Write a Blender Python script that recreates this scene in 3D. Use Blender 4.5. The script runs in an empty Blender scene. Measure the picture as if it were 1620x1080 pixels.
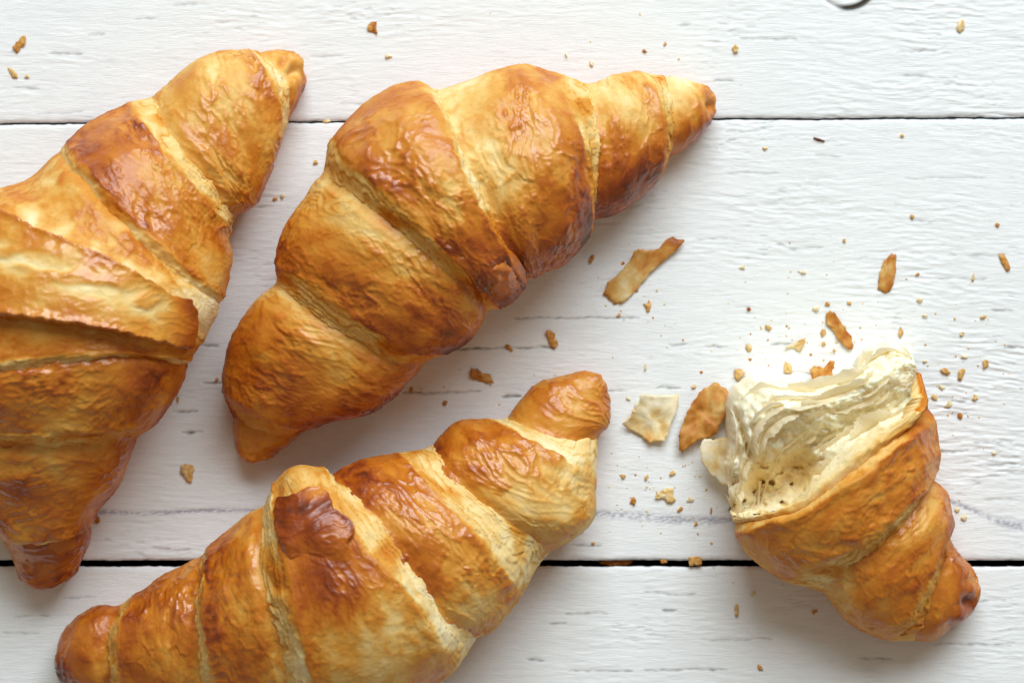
import bpy, math, random
import numpy as np

# ------------------------------------------------------------------ camera, world, lights, exposure
S = 0.00015            # metres per photograph pixel on the table top (frame is about 24 cm wide)
CAM_H = 0.62
sc = bpy.context.scene
COL = sc.collection

cam_d = bpy.data.cameras.new("camera")
cam_d.sensor_fit = 'HORIZONTAL'
cam_d.sensor_width = 36.0
cam_d.lens = 36.0 * CAM_H / (1620 * S)
cam_d.clip_start = 0.01
cam_d.clip_end = 20.0
cam_d.dof.use_dof = True
cam_d.dof.focus_distance = CAM_H - 0.019
cam_d.dof.aperture_fstop = 11.0
cam = bpy.data.objects.new("camera", cam_d)
cam.location = (0, 0, CAM_H)
COL.objects.link(cam)
sc.camera = cam

world = bpy.data.worlds.new("World")
sc.world = world
world.use_nodes = True
bg = world.node_tree.nodes["Background"]
bg.inputs["Color"].default_value = (1.0, 0.87, 0.68, 1)
bg.inputs["Strength"].default_value = 0.25


def area(name, loc, target, sx, sy, power, col):
    d = bpy.data.lights.new(name, 'AREA')
    d.shape = 'RECTANGLE'
    d.size, d.size_y = sx, sy
    d.energy = power
    d.color = col
    o = bpy.data.objects.new(name, d)
    COL.objects.link(o)
    o.location = loc
    from mathutils import Vector
    o.rotation_euler = (Vector(target) - Vector(loc)).to_track_quat('-Z', 'Y').to_euler()
    return o


area("window_light", (0.24, 1.15, 0.99), (0.02, 0.0, 0.0), 1.3, 1.0, 35.5, (0.85, 0.95, 1.0))

sc.view_settings.view_transform = 'Standard'
sc.view_settings.look = 'None'
sc.view_settings.exposure = 0.0
sc.view_settings.gamma = 1.0
sc.cycles.max_bounces = 8
sc.cycles.diffuse_bounces = 5
sc.cycles.use_denoising = True

rng = np.random.default_rng(7)
random.seed(7)


# ------------------------------------------------------------------ numeric helpers
def lin(r, g, b):
    f = lambda c: (c / 12.92) if c <= 0.04045 else ((c + 0.055) / 1.055) ** 2.4
    return (f(r / 255), f(g / 255), f(b / 255), 1.0)


def _h(ix, iy, seed):
    n = (ix.astype(np.int64) * 374761393 + iy.astype(np.int64) * 668265263 + seed * 1442695041) & 0xffffffff
    n = ((n ^ (n >> 13)) * 1274126177) & 0xffffffff
    n = ((n ^ (n >> 16)) * 2246822519) & 0xffffffff
    return ((n ^ (n >> 15)) & 0xffff) / 65536.0 * (2 * math.pi)


def pn(x, y, seed=0):
    """2-D gradient noise, about -0.8..0.8"""
    x, y = np.broadcast_arrays(np.asarray(x, float), np.asarray(y, float))
    ix, iy = np.floor(x), np.floor(y)
    fx, fy = x - ix, y - iy
    ux, uy = fx * fx * fx * (fx * (fx * 6 - 15) + 10), fy * fy * fy * (fy * (fy * 6 - 15) + 10)

    def g(dx, dy):
        a = _h(ix + dx, iy + dy, seed)
        return np.cos(a) * (fx - dx) + np.sin(a) * (fy - dy)
    a = g(0, 0) * (1 - ux) + g(1, 0) * ux
    b = g(0, 1) * (1 - ux) + g(1, 1) * ux
    return (a * (1 - uy) + b * uy) * 1.4


def fbm(x, y, seed=0, o=4, gain=0.5):
    t = 0; a = 1.0
    for i in range(o):
        t = t + a * pn(x * 2 ** i, y * 2 ** i, seed + 17 * i)
        a *= gain
    return t


def cells(x, y, seed=0):
    """cell noise: distance to the border between cells (0 on it) and a random value per cell"""
    ix, iy = np.floor(x), np.floor(y)
    f1 = np.full(x.shape, 9.0); f2 = np.full(x.shape, 9.0); val = np.zeros(x.shape)
    for dx in (-1, 0, 1):
        for dy in (-1, 0, 1):
            cx, cy = ix + dx, iy + dy
            ox = _h(cx, cy, seed) / (2 * math.pi); oy = _h(cx, cy, seed + 777) / (2 * math.pi)
            dd = np.hypot(cx + ox - x, cy + oy - y)
            v = _h(cx, cy, seed + 1555) / (2 * math.pi)
            near = dd < f1
            f2 = np.where(near, f1, np.minimum(f2, dd))
            val = np.where(near, v, val)
            f1 = np.where(near, dd, f1)
    return f2 - f1, val


def sst(a, b, x):
    t = np.clip((x - a) / (b - a), 0, 1)
    return t * t * (3 - 2 * t)


def hermite(U, P, u):
    """nonuniform cubic through P (n,...) at knots U, evaluated at u (m,)"""
    n = len(U)
    u = np.asarray(u, float)
    i = np.clip(np.searchsorted(U, u) - 1, 0, n - 2)
    d = np.diff(U)
    sl = np.diff(P, axis=0) / d.reshape((-1,) + (1,) * (P.ndim - 1))
    T = np.zeros_like(P)
    T[0], T[-1] = sl[0], sl[-1]
    for k in range(1, n - 1):
        T[k] = (sl[k - 1] * d[k] + sl[k] * d[k - 1]) / (d[k - 1] + d[k])
    sh = (-1,) + (1,) * (P.ndim - 1)
    hh = d[i].reshape(sh)
    t = ((u - U[i]) / d[i]).reshape(sh)
    tc = np.clip(t, 0, 1)
    v = (2 * tc ** 3 - 3 * tc ** 2 + 1) * P[i] + (tc ** 3 - 2 * tc ** 2 + tc) * hh * T[i] \
        + (-2 * tc ** 3 + 3 * tc ** 2) * P[i + 1] + (tc ** 3 - tc ** 2) * hh * T[i + 1]
    ext = np.where(t < 0, t * hh, 0) * T[0] + np.where(t > 1, (t - 1) * hh, 0) * T[-1]
    return v + ext


def world_pt(px, py, z):
    """point at height z on the sight line through photograph pixel (px, py)"""
    k = S * (1 - z / CAM_H)
    return (px - 810) * k, (540 - py) * k, z


def poly_sd(px, py, poly):
    """signed distance to a polygon, positive inside"""
    poly = np.asarray(poly, float)
    d2 = np.full(px.shape, 1e18)
    ins = np.zeros(px.shape, bool)
    for a, b in zip(poly, np.roll(poly, -1, 0)):
        e = b - a
        wx, wy = px - a[0], py - a[1]
        t = np.clip((wx * e[0] + wy * e[1]) / (e @ e + 1e-9), 0, 1)
        d2 = np.minimum(d2, (wx - t * e[0]) ** 2 + (wy - t * e[1]) ** 2)
        c = ((a[1] > py) != (b[1] > py)) & (px < (b[0] - a[0]) * (py - a[1]) / (b[1] - a[1] + 1e-12) + a[0])
        ins ^= c
    return np.where(ins, 1, -1) * np.sqrt(d2)


# ------------------------------------------------------------------ scene helpers
def empty(name, loc, label=None, cat=None, group=None, kind=None):
    o = bpy.data.objects.new(name, None)
    o.empty_display_size = 0.01
    COL.objects.link(o)
    o.location = loc
    tag(o, label, cat, group, kind)
    return o


def tag(o, label=None, cat=None, group=None, kind=None):
    if label: o["label"] = label
    if cat: o["category"] = cat
    if group: o["group"] = group
    if kind: o["kind"] = kind
    return o


def mesh_obj(name, verts, faces, mat, parent=None, attrs=None, smooth=True, origin=None):
    """verts (n,3) world coords; faces list or (m,4) array"""
    verts = np.asarray(verts, float).copy()
    if parent is not None and origin is None:
        origin = parent.location
    if origin is None:
        origin = (0, 0, 0)
    verts -= np.asarray(origin, float)
    me = bpy.data.meshes.new(name)
    if isinstance(faces, np.ndarray):
        nv, nf, k = len(verts), len(faces), faces.shape[1]
        me.vertices.add(nv)
        me.vertices.foreach_set("co", verts.astype(np.float32).ravel())
        me.loops.add(nf * k)
        me.loops.foreach_set("vertex_index", faces.astype(np.int32).ravel())
        me.polygons.add(nf)
        me.polygons.foreach_set("loop_start", np.arange(0, nf * k, k, dtype=np.int32))
        me.update(calc_edges=True)
        me.validate()
    else:
        me.from_pydata([tuple(v) for v in verts], [], faces)
    for an, av in (attrs or {}).items():
        a = me.attributes.new(an, 'FLOAT', 'POINT')
        a.data.foreach_set("value", np.asarray(av, np.float32).ravel())
    me.polygons.foreach_set("use_smooth", np.full(len(me.polygons), smooth))
    me.update()
    if mat: me.materials.append(mat)
    o = bpy.data.objects.new(name, me)
    COL.objects.link(o)
    if parent is not None:
        o.parent = parent
    else:
        o.location = origin
    return o


def grid_faces(nu, nv, wrap_v=False, flip=False):
    i = np.arange(nu - 1)[:, None]
    j = np.arange(nv if wrap_v else nv - 1)[None, :]
    j2 = (j + 1) % nv
    f = np.stack([i * nv + j, i * nv + j2, (i + 1) * nv + j2, (i + 1) * nv + j], -1).reshape(-1, 4)
    return f[:, ::-1] if flip else f


# ------------------------------------------------------------------ materials
class NT:
    def __init__(self, name):
        self.m = bpy.data.materials.new(name)
        self.m.use_nodes = True
        self.t = self.m.node_tree
        self.b = self.t.nodes["Principled BSDF"]

    def n(self, typ, **kw):
        nd = self.t.nodes.new(typ)
        for k, v in kw.items():
            if k.startswith("i_"):
                key = k[2:]
                key = int(key) if key.isdigit() else key.replace("_", " ")
                nd.inputs[key].default_value = v
            else:
                setattr(nd, k, v)
        return nd

    def l(self, a, b):
        self.t.links.new(a, b)

    def math(self, op, a, b=None, c=None, clamp=False):
        nd = self.t.nodes.new("ShaderNodeMath")
        nd.operation = op
        nd.use_clamp = clamp
        for i, v in enumerate((a, b, c)):
            if v is None: continue
            if isinstance(v, (int, float)): nd.inputs[i].default_value = v
            else: self.l(v, nd.inputs[i])
        return nd.outputs[0]

    def ramp(self, fac, stops, interp='LINEAR'):
        r = self.t.nodes.new("ShaderNodeValToRGB")
        cr = r.color_ramp
        cr.interpolation = interp
        while len(cr.elements) < len(stops): cr.elements.new(0.5)
        for e, (p, c) in zip(cr.elements, stops):
            e.position = p
            e.color = c
        self.l(fac, r.inputs[0])
        return r.outputs[0]

    def noise(self, scale, detail=3, rough=0.5, vec=None, dist=0.0):
        nd = self.n("ShaderNodeTexNoise", i_Scale=scale, i_Detail=detail, i_Roughness=rough, i_Distortion=dist)
        if vec is not None: self.l(vec, nd.inputs["Vector"])
        return nd.outputs["Fac"]

    def coord(self, scale=(1, 1, 1)):
        tc = self.n("ShaderNodeTexCoord")
        mp = self.n("ShaderNodeMapping")
        mp.inputs["Scale"].default_value = scale
        self.l(tc.outputs["Object"], mp.inputs["Vector"])
        return mp.outputs[0]

    def bump(self, h, strength, dist):
        b = self.n("ShaderNodeBump", i_Strength=strength, i_Distance=dist)
        self.l(h, b.inputs["Height"])
        self.l(b.outputs[0], self.b.inputs["Normal"])


def make_crust():
    k = NT("pastry_crust")
    bake = k.n("ShaderNodeAttribute", attribute_name="bake").outputs["Fac"]
    gloss = k.n("ShaderNodeAttribute", attribute_name="gloss").outputs["Fac"]
    v = k.coord()
    n1 = k.noise(420, 4, 0.6, v)
    n2 = k.noise(1500, 3, 0.6, v)
    f = k.math('ADD', bake, k.math('MULTIPLY', k.math('SUBTRACT', n1, 0.5), 0.16))
    f = k.math('ADD', f, k.math('MULTIPLY', k.math('SUBTRACT', n2, 0.5), 0.10), clamp=True)
    col = k.ramp(f, [
        (0.00, lin(240, 222, 180)), (0.14, lin(234, 206, 146)), (0.28, lin(224, 180, 104)),
        (0.42, lin(213, 148, 58)), (0.56, lin(200, 120, 32)), (0.70, lin(178, 93, 20)),
        (0.84, lin(144, 62, 15)), (1.00, lin(92, 37, 14))])
    k.l(col, k.b.inputs["Base Color"])
    r = k.math('MULTIPLY_ADD', gloss, -0.28, 0.58)
    r = k.math('ADD', r, k.math('MULTIPLY', k.math('SUBTRACT', n1, 0.5), 0.5), clamp=True)
    k.l(r, k.b.inputs["Roughness"])
    k.l(k.math('MULTIPLY_ADD', gloss, 0.32, 0.18), k.b.inputs["Specular IOR Level"])
    k.l(k.math('MULTIPLY', gloss, 0.32), k.b.inputs["Coat Weight"])
    k.b.inputs["Coat Roughness"].default_value = 0.17
    k.b.inputs["Subsurface Weight"].default_value = 0.12
    k.b.inputs["Subsurface Radius"].default_value = (1.0, 0.55, 0.22)
    k.b.inputs["Subsurface Scale"].default_value = 0.0012
    rg = k.n("ShaderNodeTexNoise", noise_type='RIDGED_MULTIFRACTAL', i_Scale=230.0, i_Detail=3.0, i_Roughness=0.45, i_Distortion=0.6)
    k.l(v, rg.inputs["Vector"])
    hb = k.math('ADD', n1, k.math('MULTIPLY', n2, 0.35))
    hb = k.math('ADD', hb, k.math('MULTIPLY', rg.outputs["Fac"], k.math('MULTIPLY', gloss, 0.30)))
    k.bump(hb, 0.45, 0.00045)
    return k.m


def make_crumb(name, sheet=False):
    k = NT(name)
    bake = k.n("ShaderNodeAttribute", attribute_name="bake").outputs["Fac"]
    v = k.coord()
    n1 = k.noise(850, 5, 0.68, v)
    f = k.math('ADD', bake, k.math('MULTIPLY', k.math('SUBTRACT', n1, 0.5), 0.25), clamp=True)
    col = k.ramp(f, [(0.0, lin(251, 243, 219)), (0.35, lin(248, 233, 192)), (0.7, lin(240, 212, 149)), (1.0, lin(212, 172, 94))])
    k.l(col, k.b.inputs["Base Color"])
    k.b.inputs["Roughness"].default_value = 0.75
    k.b.inputs["Specular IOR Level"].default_value = 0.22
    k.b.inputs["Subsurface Weight"].default_value = 0.0 if sheet else 0.7
    k.b.inputs["Subsurface Radius"].default_value = (1.0, 0.8, 0.5)
    k.b.inputs["Subsurface Scale"].default_value = 0.0022
    k.bump(n1, 0.7, 0.0005)
    if sheet:
        tr = k.n("ShaderNodeBsdfTranslucent")
        k.l(col, tr.inputs["Color"])
        mix = k.n("ShaderNodeMixShader", i_0=0.5)
        k.l(k.b.outputs[0], mix.inputs[1]); k.l(tr.outputs[0], mix.inputs[2])
        k.l(mix.outputs[0], k.t.nodes["Material Output"].inputs["Surface"])
    return k.m


def make_paint():
    k = NT("white_painted_wood")
    wear = k.n("ShaderNodeAttribute", attribute_name="wear").outputs["Fac"]
    stain = k.n("ShaderNodeAttribute", attribute_name="stain").outputs["Fac"]
    v = k.coord((1, 6, 1))
    vf = k.coord((1, 14, 1))
    n1 = k.noise(120, 5, 0.6, v, 0.3)
    n2 = k.noise(330, 4, 0.6, vf, 0.4)
    base = k.ramp(n1, [(0.3, lin(235, 236, 236)), (0.7, lin(243, 243, 243))])
    mx = k.n("ShaderNodeMix", data_type='RGBA')
    mx.inputs[7].default_value = lin(160, 157, 172)
    k.l(stain, mx.inputs[0]); k.l(base, mx.inputs[6])
    mx2 = k.n("ShaderNodeMix", data_type='RGBA')
    mx2.inputs[7].default_value = lin(70, 64, 57)
    k.l(wear, mx2.inputs[0]); k.l(mx.outputs[2], mx2.inputs[6])
    k.l(mx2.outputs[2], k.b.inputs["Base Color"])
    k.b.inputs["Roughness"].default_value = 0.62
    k.b.inputs["Specular IOR Level"].default_value = 0.25
    h = k.math('ADD', k.math('MULTIPLY', n1, 0.5), n2)
    k.bump(h, 0.6, 0.00024)
    return k.m


def make_flake():
    """thin loose pastry flakes: same crust colours, a little translucent"""
    k = NT("pastry_flake")
    bake = k.n("ShaderNodeAttribute", attribute_name="bake").outputs["Fac"]
    v = k.coord()
    n1 = k.noise(700, 4, 0.6, v)
    f = k.math('ADD', bake, k.math('MULTIPLY', k.math('SUBTRACT', n1, 0.5), 0.22), clamp=True)
    col = k.ramp(f, [
        (0.00, lin(250, 240, 214)), (0.16, lin(245, 226, 176)), (0.32, lin(234, 196, 124)),
        (0.48, lin(220, 160, 78)), (0.64, lin(200, 124, 44)), (0.80, lin(164, 86, 26)), (1.00, lin(96, 44, 20))])
    k.l(col, k.b.inputs["Base Color"])
    k.b.inputs["Roughness"].default_value = 0.5
    k.b.inputs["Specular IOR Level"].default_value = 0.4
    k.bump(n1, 0.5, 0.0003)
    tr = k.n("ShaderNodeBsdfTranslucent")
    k.l(col, tr.inputs["Color"])
    mix = k.n("ShaderNodeMixShader", i_0=0.22)
    out = k.t.nodes["Material Output"]
    k.l(k.b.outputs[0], mix.inputs[1]); k.l(tr.outputs[0], mix.inputs[2]); k.l(mix.outputs[0], out.inputs["Surface"])
    return k.m


def make_plain(name, c, rough=0.8):
    k = NT(name)
    n1 = k.noise(200, 4, 0.6, k.coord((1, 8, 1)))
    col = k.ramp(n1, [(0.3, tuple(x * 0.7 for x in c[:3]) + (1,)), (0.7, c)])
    k.l(col, k.b.inputs["Base Color"])
    k.b.inputs["Roughness"].default_value = rough
    return k.m


CRUST, CRUMB, PAINT, FLAKE = make_crust(), make_crumb("pastry_crumb"), make_paint(), make_flake()
SHEET = make_crumb("thin_crumb_sheet", True)
UNDERLAY_DARK = make_plain("underlay_dark", lin(58, 48, 40))  # dark tone standing for the shade seen through the plank gaps

# ------------------------------------------------------------------ tabletop of white painted planks
CRACKS = [  # (x0, x1, y, half thickness, depth) paint cracks along the grain, photograph pixels
    (815, 1010, 503, 1.0, .6), (700, 880, 553, 1.1, .8), (640, 760, 621, 1.2, .8), (795, 822, 627, 1.8, .9), (905, 990, 618, .9, .5),
    (300, 345, 548, 1.2, .8), (275, 310, 652, 1.2, .7), (290, 318, 683, 1.4, .8), (320, 400, 605, .9, .6), (360, 430, 326, .8, .4),
    (1060, 1085, 545, 1.3, .6), (1115, 1150, 549, 1.1, .5), (1220, 1262, 545, 1.2, .7), (1040, 1075, 613, 1.3, .7), (1240, 1290, 590, 1.2, .6),
    (1500, 1530, 655, 1.8, .7), (1505, 1528, 634, 1.4, .6), (1590, 1618, 550, 1.6, .7), (1570, 1600, 490, 1.2, .5), (1540, 1600, 700, 1.2, .6),
    (1480, 1530, 714, 1.4, .7), (1560, 1610, 735, 1.2, .5), (1250, 1300, 392, 1.2, .4), (1440, 1480, 350, 1.2, .4), (1100, 1150, 378, 1.1, .4),
    (835, 858, 1044, 1.8, .8), (1050, 1068, 964, 1.6, .7), (895, 960, 970, 1, .5), (900, 1000, 1060, 1, .5), (1020, 1100, 938, 1, .4),
    (1020, 1150, 1060, 1, .6), (1110, 1220, 1012, .9, .4), (1360, 1410, 1040, 1.2, .5), (1480, 1600, 1018, 1.0, .5), (870, 895, 985, 1.2, .5),
    (60, 130, 180, 1, .3), (140, 165, 55, 1.2, .4), (80, 130, 85, 1.6, .5), (20, 60, 140, 1.0, .4), (275, 330, 9, 1.2, .4), (490, 540, 90, 1.2, .3),
    (215, 250, 31, 1.2, .3), (540, 600, 165, 1, .3), (1075, 1090, 40, 1.4, .5), (1170, 1260, 62, 1.2, .4), (1130, 1160, 128, 1.2, .4),
    (1420, 1480, 82, 1.2, .4), (1425, 1470, 120, 1.2, .4), (1290, 1330, 247, 1.0, .4), (1150, 1230, 275, .9, .3), (1430, 1560, 283, .9, .3),
    (1210, 1330, 322, .9, .3), (1500, 1590, 402, 1, .4), (1480, 1560, 440, 1, .4), (905, 950, 862, 1.2, .5), (250, 300, 870, 1.0, .4),
    (255, 268, 868, 1.4, .6), (100, 150, 945, .9, .4), (5, 60, 1000, 1, .4), (20, 80, 975, .9, .4), (1540, 1590, 950, 1, .4), (1555, 1612, 790, 1, .4),
]


def grain(px, py, seed):
    """relief of the painted timber in mm, plus crack mask and stain mask"""
    # the grain bends round the knot at the top edge and waves near the lower right
    kx, ky = px - 1345, (py + 28) * 1.0
    r = np.sqrt((kx * 0.55) ** 2 + (ky * 1.15) ** 2)
    bend = np.exp(-(r / 95) ** 2) * 26 * np.sign(ky + 30)
    wav = 16 * pn(px / 300, py / 190, seed + 5) + 7 * pn(px / 90, py / 70, seed + 6) * sst(900, 1500, px)
    y = py + wav - bend * 0.8
    x = px
    rough = 0.9 * np.exp(-((px - 1560) / 130) ** 2 - ((py - 650) / 110) ** 2) + 0.55 + 0.65 * sst(-0.35, 0.4, pn(px / 420, py / 260, seed + 9)) + 0.25 * sst(1000, 1400, px)
    # smooth brushed strips in the middle boards at the left, rough at top and right
    rough = rough * (0.45 + 0.75 * sst(-0.3, 0.45, pn(px / 150, py / 60, seed + 12))) * (0.55 + 0.45 * sst(250, -150, py) + 0.40 * sst(1000, 1200, px) * sst(1000, 700, py))
    a = pn(x / 70, y / 5.2, seed + 1) * 0.085 + pn(x / 30, y / 3.6, seed + 2) * 0.070
    b = 1 - np.abs(pn(x / 46, y / 9.0, seed + 3)) * 2.0
    c = 1 - np.abs(pn(x / 70 + 3, y / 13.0, seed + 4)) * 1.9
    h = a * rough + (np.clip(b, 0, 1) ** 3 * 0.060 + np.clip(c, 0, 1) ** 4 * 0.055) * rough
    h = h + pn(x / 260, y / 40, seed + 7) * 0.05
    # short random checks
    q = pn(x / 26 + 40, y / 3.0, seed + 8) + 0.6 * pn(x / 120, y / 60, seed + 10)
    chk = sst(0.62, 0.92, q) * np.clip(rough, 0, 1.2)
    h = h - chk * 0.16
    wear = chk * 0.10
    stain = chk * 0.20
    for i, (x0, x1, cy, t, dep) in enumerate(CRACKS):
        m = (px > x0 - 12) & (px < x1 + 12) & (np.abs(py - cy) < 14)
        if not m.any(): continue
        X, Y = px[m], py[m]
        yy = cy + 3.0 * pn(X / 40, np.full_like(X, i * 1.7), 90) + 1.0 * pn(X / 9, np.full_like(X, i * 2.3), 91) + (X - x0) * 0.02 * math.sin(i * 5.0)
        tt = t * (0.55 + 0.9 * np.clip(0.5 + pn(X / 18, np.full_like(X, i * 3.1), 92), 0, 1.2)) * sst(0, 14, X - x0 + 6) * sst(0, 14, x1 + 6 - X)
        g = np.exp(-((Y - yy) / (tt + 0.7)) ** 2) * sst(0.0, 0.5, tt)
        h[m] -= g * 0.26 * dep
        wear[m] = np.maximum(wear[m], np.clip(g * dep * 0.85 * (0.45 + 0.9 * np.clip(0.4 + pn(X / 11, np.full_like(X, i * 1.3), 94), 0, 1)), 0, 1))
    return h, wear, stain


def scrape(px, py):
    """greyish scraped line low on the middle plank"""
    yl = 808 + 0.006 * (px - 150) + 6 * pn(px / 180, py * 0 + .5, 33) + 10 * np.exp(-((px - 1130) / 90) ** 2)
    yl = yl + 55 * sst(1440, 1640, px) - 36 * sst(1250, 1470, px)
    w = 2.2 + 3.0 * np.clip(pn(px / 60, py * 0, 34) + 0.5, 0, 1) + 4 * np.exp(-((px - 1040) / 130) ** 2) + 2.5 * sst(1500, 1600, px)
    g = np.exp(-((py - yl) / w) ** 2)
    dots = np.clip(0.55 + pn(px / 7, py / 3, 35) * 0.9 + 0.5 * pn(px / 60, py / 14, 36), 0, 1)
    return g * dots, g


def edge_top(px): return 191.5 - 0.0065 * (px - 810) + 1.1 * pn(px / 60, px * 0 + 3, 51) + 0.7 * pn(px / 13, px * 0 + 3, 53) + 1.5 * pn(px / 210, px * 0 + 3, 54)
def edge_low(px): return 890.5 + 0.0 * px + 0.9 * pn(px / 70, px * 0 + 7, 52) + 0.7 * pn(px / 12, px * 0 + 3, 55)


tabletop = empty("plank_tabletop", (0, 0, 0), "white painted tabletop of wide weathered wooden planks under the pastries", "tabletop")


def spaced(lo, hi, dlo, dhi, step, coarse):
    a = np.arange(dlo, dhi + step, step)
    l = np.arange(dlo - coarse, lo, -coarse)[::-1]
    r = np.arange(dhi + coarse + step, hi, coarse)
    return np.concatenate([l, a, r])


def plank(ftop, fbot, dense, seed, gaptop, gapbot):
    step = 2.0 if dense else 14.0
    xs = spaced(-1700, 3300, -60, 1680, step, 30) if dense else np.arange(-1700, 3300, 30.0)
    y0, y1 = ftop, fbot
    yt, yb = y0(xs) + gaptop, y1(xs) - gapbot
    lo, hi = max(float(yt.mean()), -60), min(float(yb.mean()), 1140)
    if dense:
        n = int((hi - lo) / step)
        tt = (np.linspace(lo, hi, n) - yt.mean()) / (yb.mean() - yt.mean())
        tt = np.clip(tt, 0, 1)
        pre = np.linspace(0, tt[0], 20)[:-1] if tt[0] > 0.002 else np.array([])
        post = np.linspace(tt[-1], 1, 20)[1:] if tt[-1] < 0.998 else np.array([])
        tt = np.concatenate([pre, tt, post])
        tt[0], tt[-1] = 0, 1
        # extra rows at the long edges for a soft worn arris
        e = np.array([1, 2.2, 4.0]) / (yb.mean() - yt.mean())
        tt = np.unique(np.concatenate([tt, e, 1 - e]))
    else:
        tt = np.linspace(0, 1, 40)
    yt = yt + 0.8 * pn(xs / 24, xs * 0 + seed, 56) + 0.5 * pn(xs / 8, xs * 0 + seed, 57)
    PX = np.repeat(xs[:, None], len(tt), 1)
    PY = yt[:, None] * (1 - tt)[None] + yb[:, None] * tt[None]
    h, wear, stain = grain(PX, PY, seed)
    sd, sg = scrape(PX, PY)
    if dense and seed == 200:
        stain = np.maximum(stain, sd * 1.0)
        h -= sd * 0.10
    if seed == 100:   # the knot at the top edge of the photograph
        kx, ky = (PX - 1339) / 43, (PY + 24) / 37
        rr = np.sqrt(kx * kx + ky * ky)
        ring = np.exp(-((rr - 1.0) / 0.12) ** 2) * sst(-0.3, 0.5, kx + 0.3 * ky) * sst(-0.2, 0.4, ky)
        wear = np.maximum(wear, np.clip(ring * 1.5, 0, 1))
        ring2 = np.exp(-((rr - 1.0) / 0.08) ** 2) * sst(0.2, 0.7, ky)
        h -= ring2 * 0.45
        h -= np.exp(-((rr - 0.65) / 0.06) ** 2) * 0.1
        stain = np.maximum(stain, ring2 * 0.35)
    de = np.minimum(PY - yt[:, None], yb[:, None] - PY)
    nn = 1 + 0.5 * pn(PX / 26, PY / 200, seed + 30)
    arris = np.exp(-de / (2.6 * nn))
    h -= arris * 0.55
    wear = np.maximum(wear, np.exp(-de / 0.9) * sst(0.05, 0.5, pn(PX / 22, PY * 0, seed + 31)) * 0.8)
    stain = np.maximum(stain, np.exp(-de / 3.0) * 0.25)
    Z = h * 0.001
    verts = np.stack([(PX - 810) * S, (540 - PY) * S, Z], -1).reshape(-1, 3)
    nu, nv = PX.shape
    faces = [grid_faces(nu, nv, flip=True)]
    # sides and underside
    base = len(verts)
    side = []
    for j in (0, nv - 1):
        b = verts.reshape(nu, nv, 3)[:, j].copy(); b[:, 2] = -0.016
        side.append(b)
    allv = np.concatenate([verts] + side)
    i = np.arange(nu - 1)
    faces.append(np.stack([i * nv, (i + 1) * nv, base + i + 1, base + i], -1))
    faces.append(np.stack([(i + 1) * nv + nv - 1, i * nv + nv - 1, base + nu + i, base + nu + i + 1], -1))
    faces.append(np.stack([base + i, base + i + 1, base + nu + i + 1, base + nu + i], -1))
    w = np.concatenate([wear.ravel(), np.full(nu * 2, 0.9)])
    s = np.concatenate([stain.ravel(), np.full(nu * 2, 0.5)])
    return mesh_obj("plank", allv, np.concatenate(faces), PAINT, tabletop, {"wear": np.clip(w, 0, 1), "stain": np.clip(s, 0, 1)})


fl = lambda c: (lambda x: np.full_like(x, float(c)))
plank(fl(-505), edge_top, True, 100, 2, 1.6)
plank(edge_top, edge_low, True, 200, 1.2, 4.8)
plank(edge_low, fl(1592), True, 300, 5.2, 2)
plank(fl(-1205), fl(-505), False, 400, 3, 3)
plank(fl(1592), fl(2292), False, 500, 3, 3)
zb = -0.018
bx = [(-1700, -1250), (3300, -1250), (3300, 2340), (-1700, 2340)]
bv = [((x - 810) * S, (540 - y) * S, z) for z in (zb, zb - 0.02) for x, y in bx]
mesh_obj("dark_underlay", bv, [(3, 2, 1, 0), (4, 5, 6, 7), (0, 1, 5, 4), (1, 2, 6, 5), (2, 3, 7, 6), (3, 0, 4, 7)], UNDERLAY_DARK, tabletop, smooth=False)  # unseen dark sheet added under the planks so the gaps read black


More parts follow.
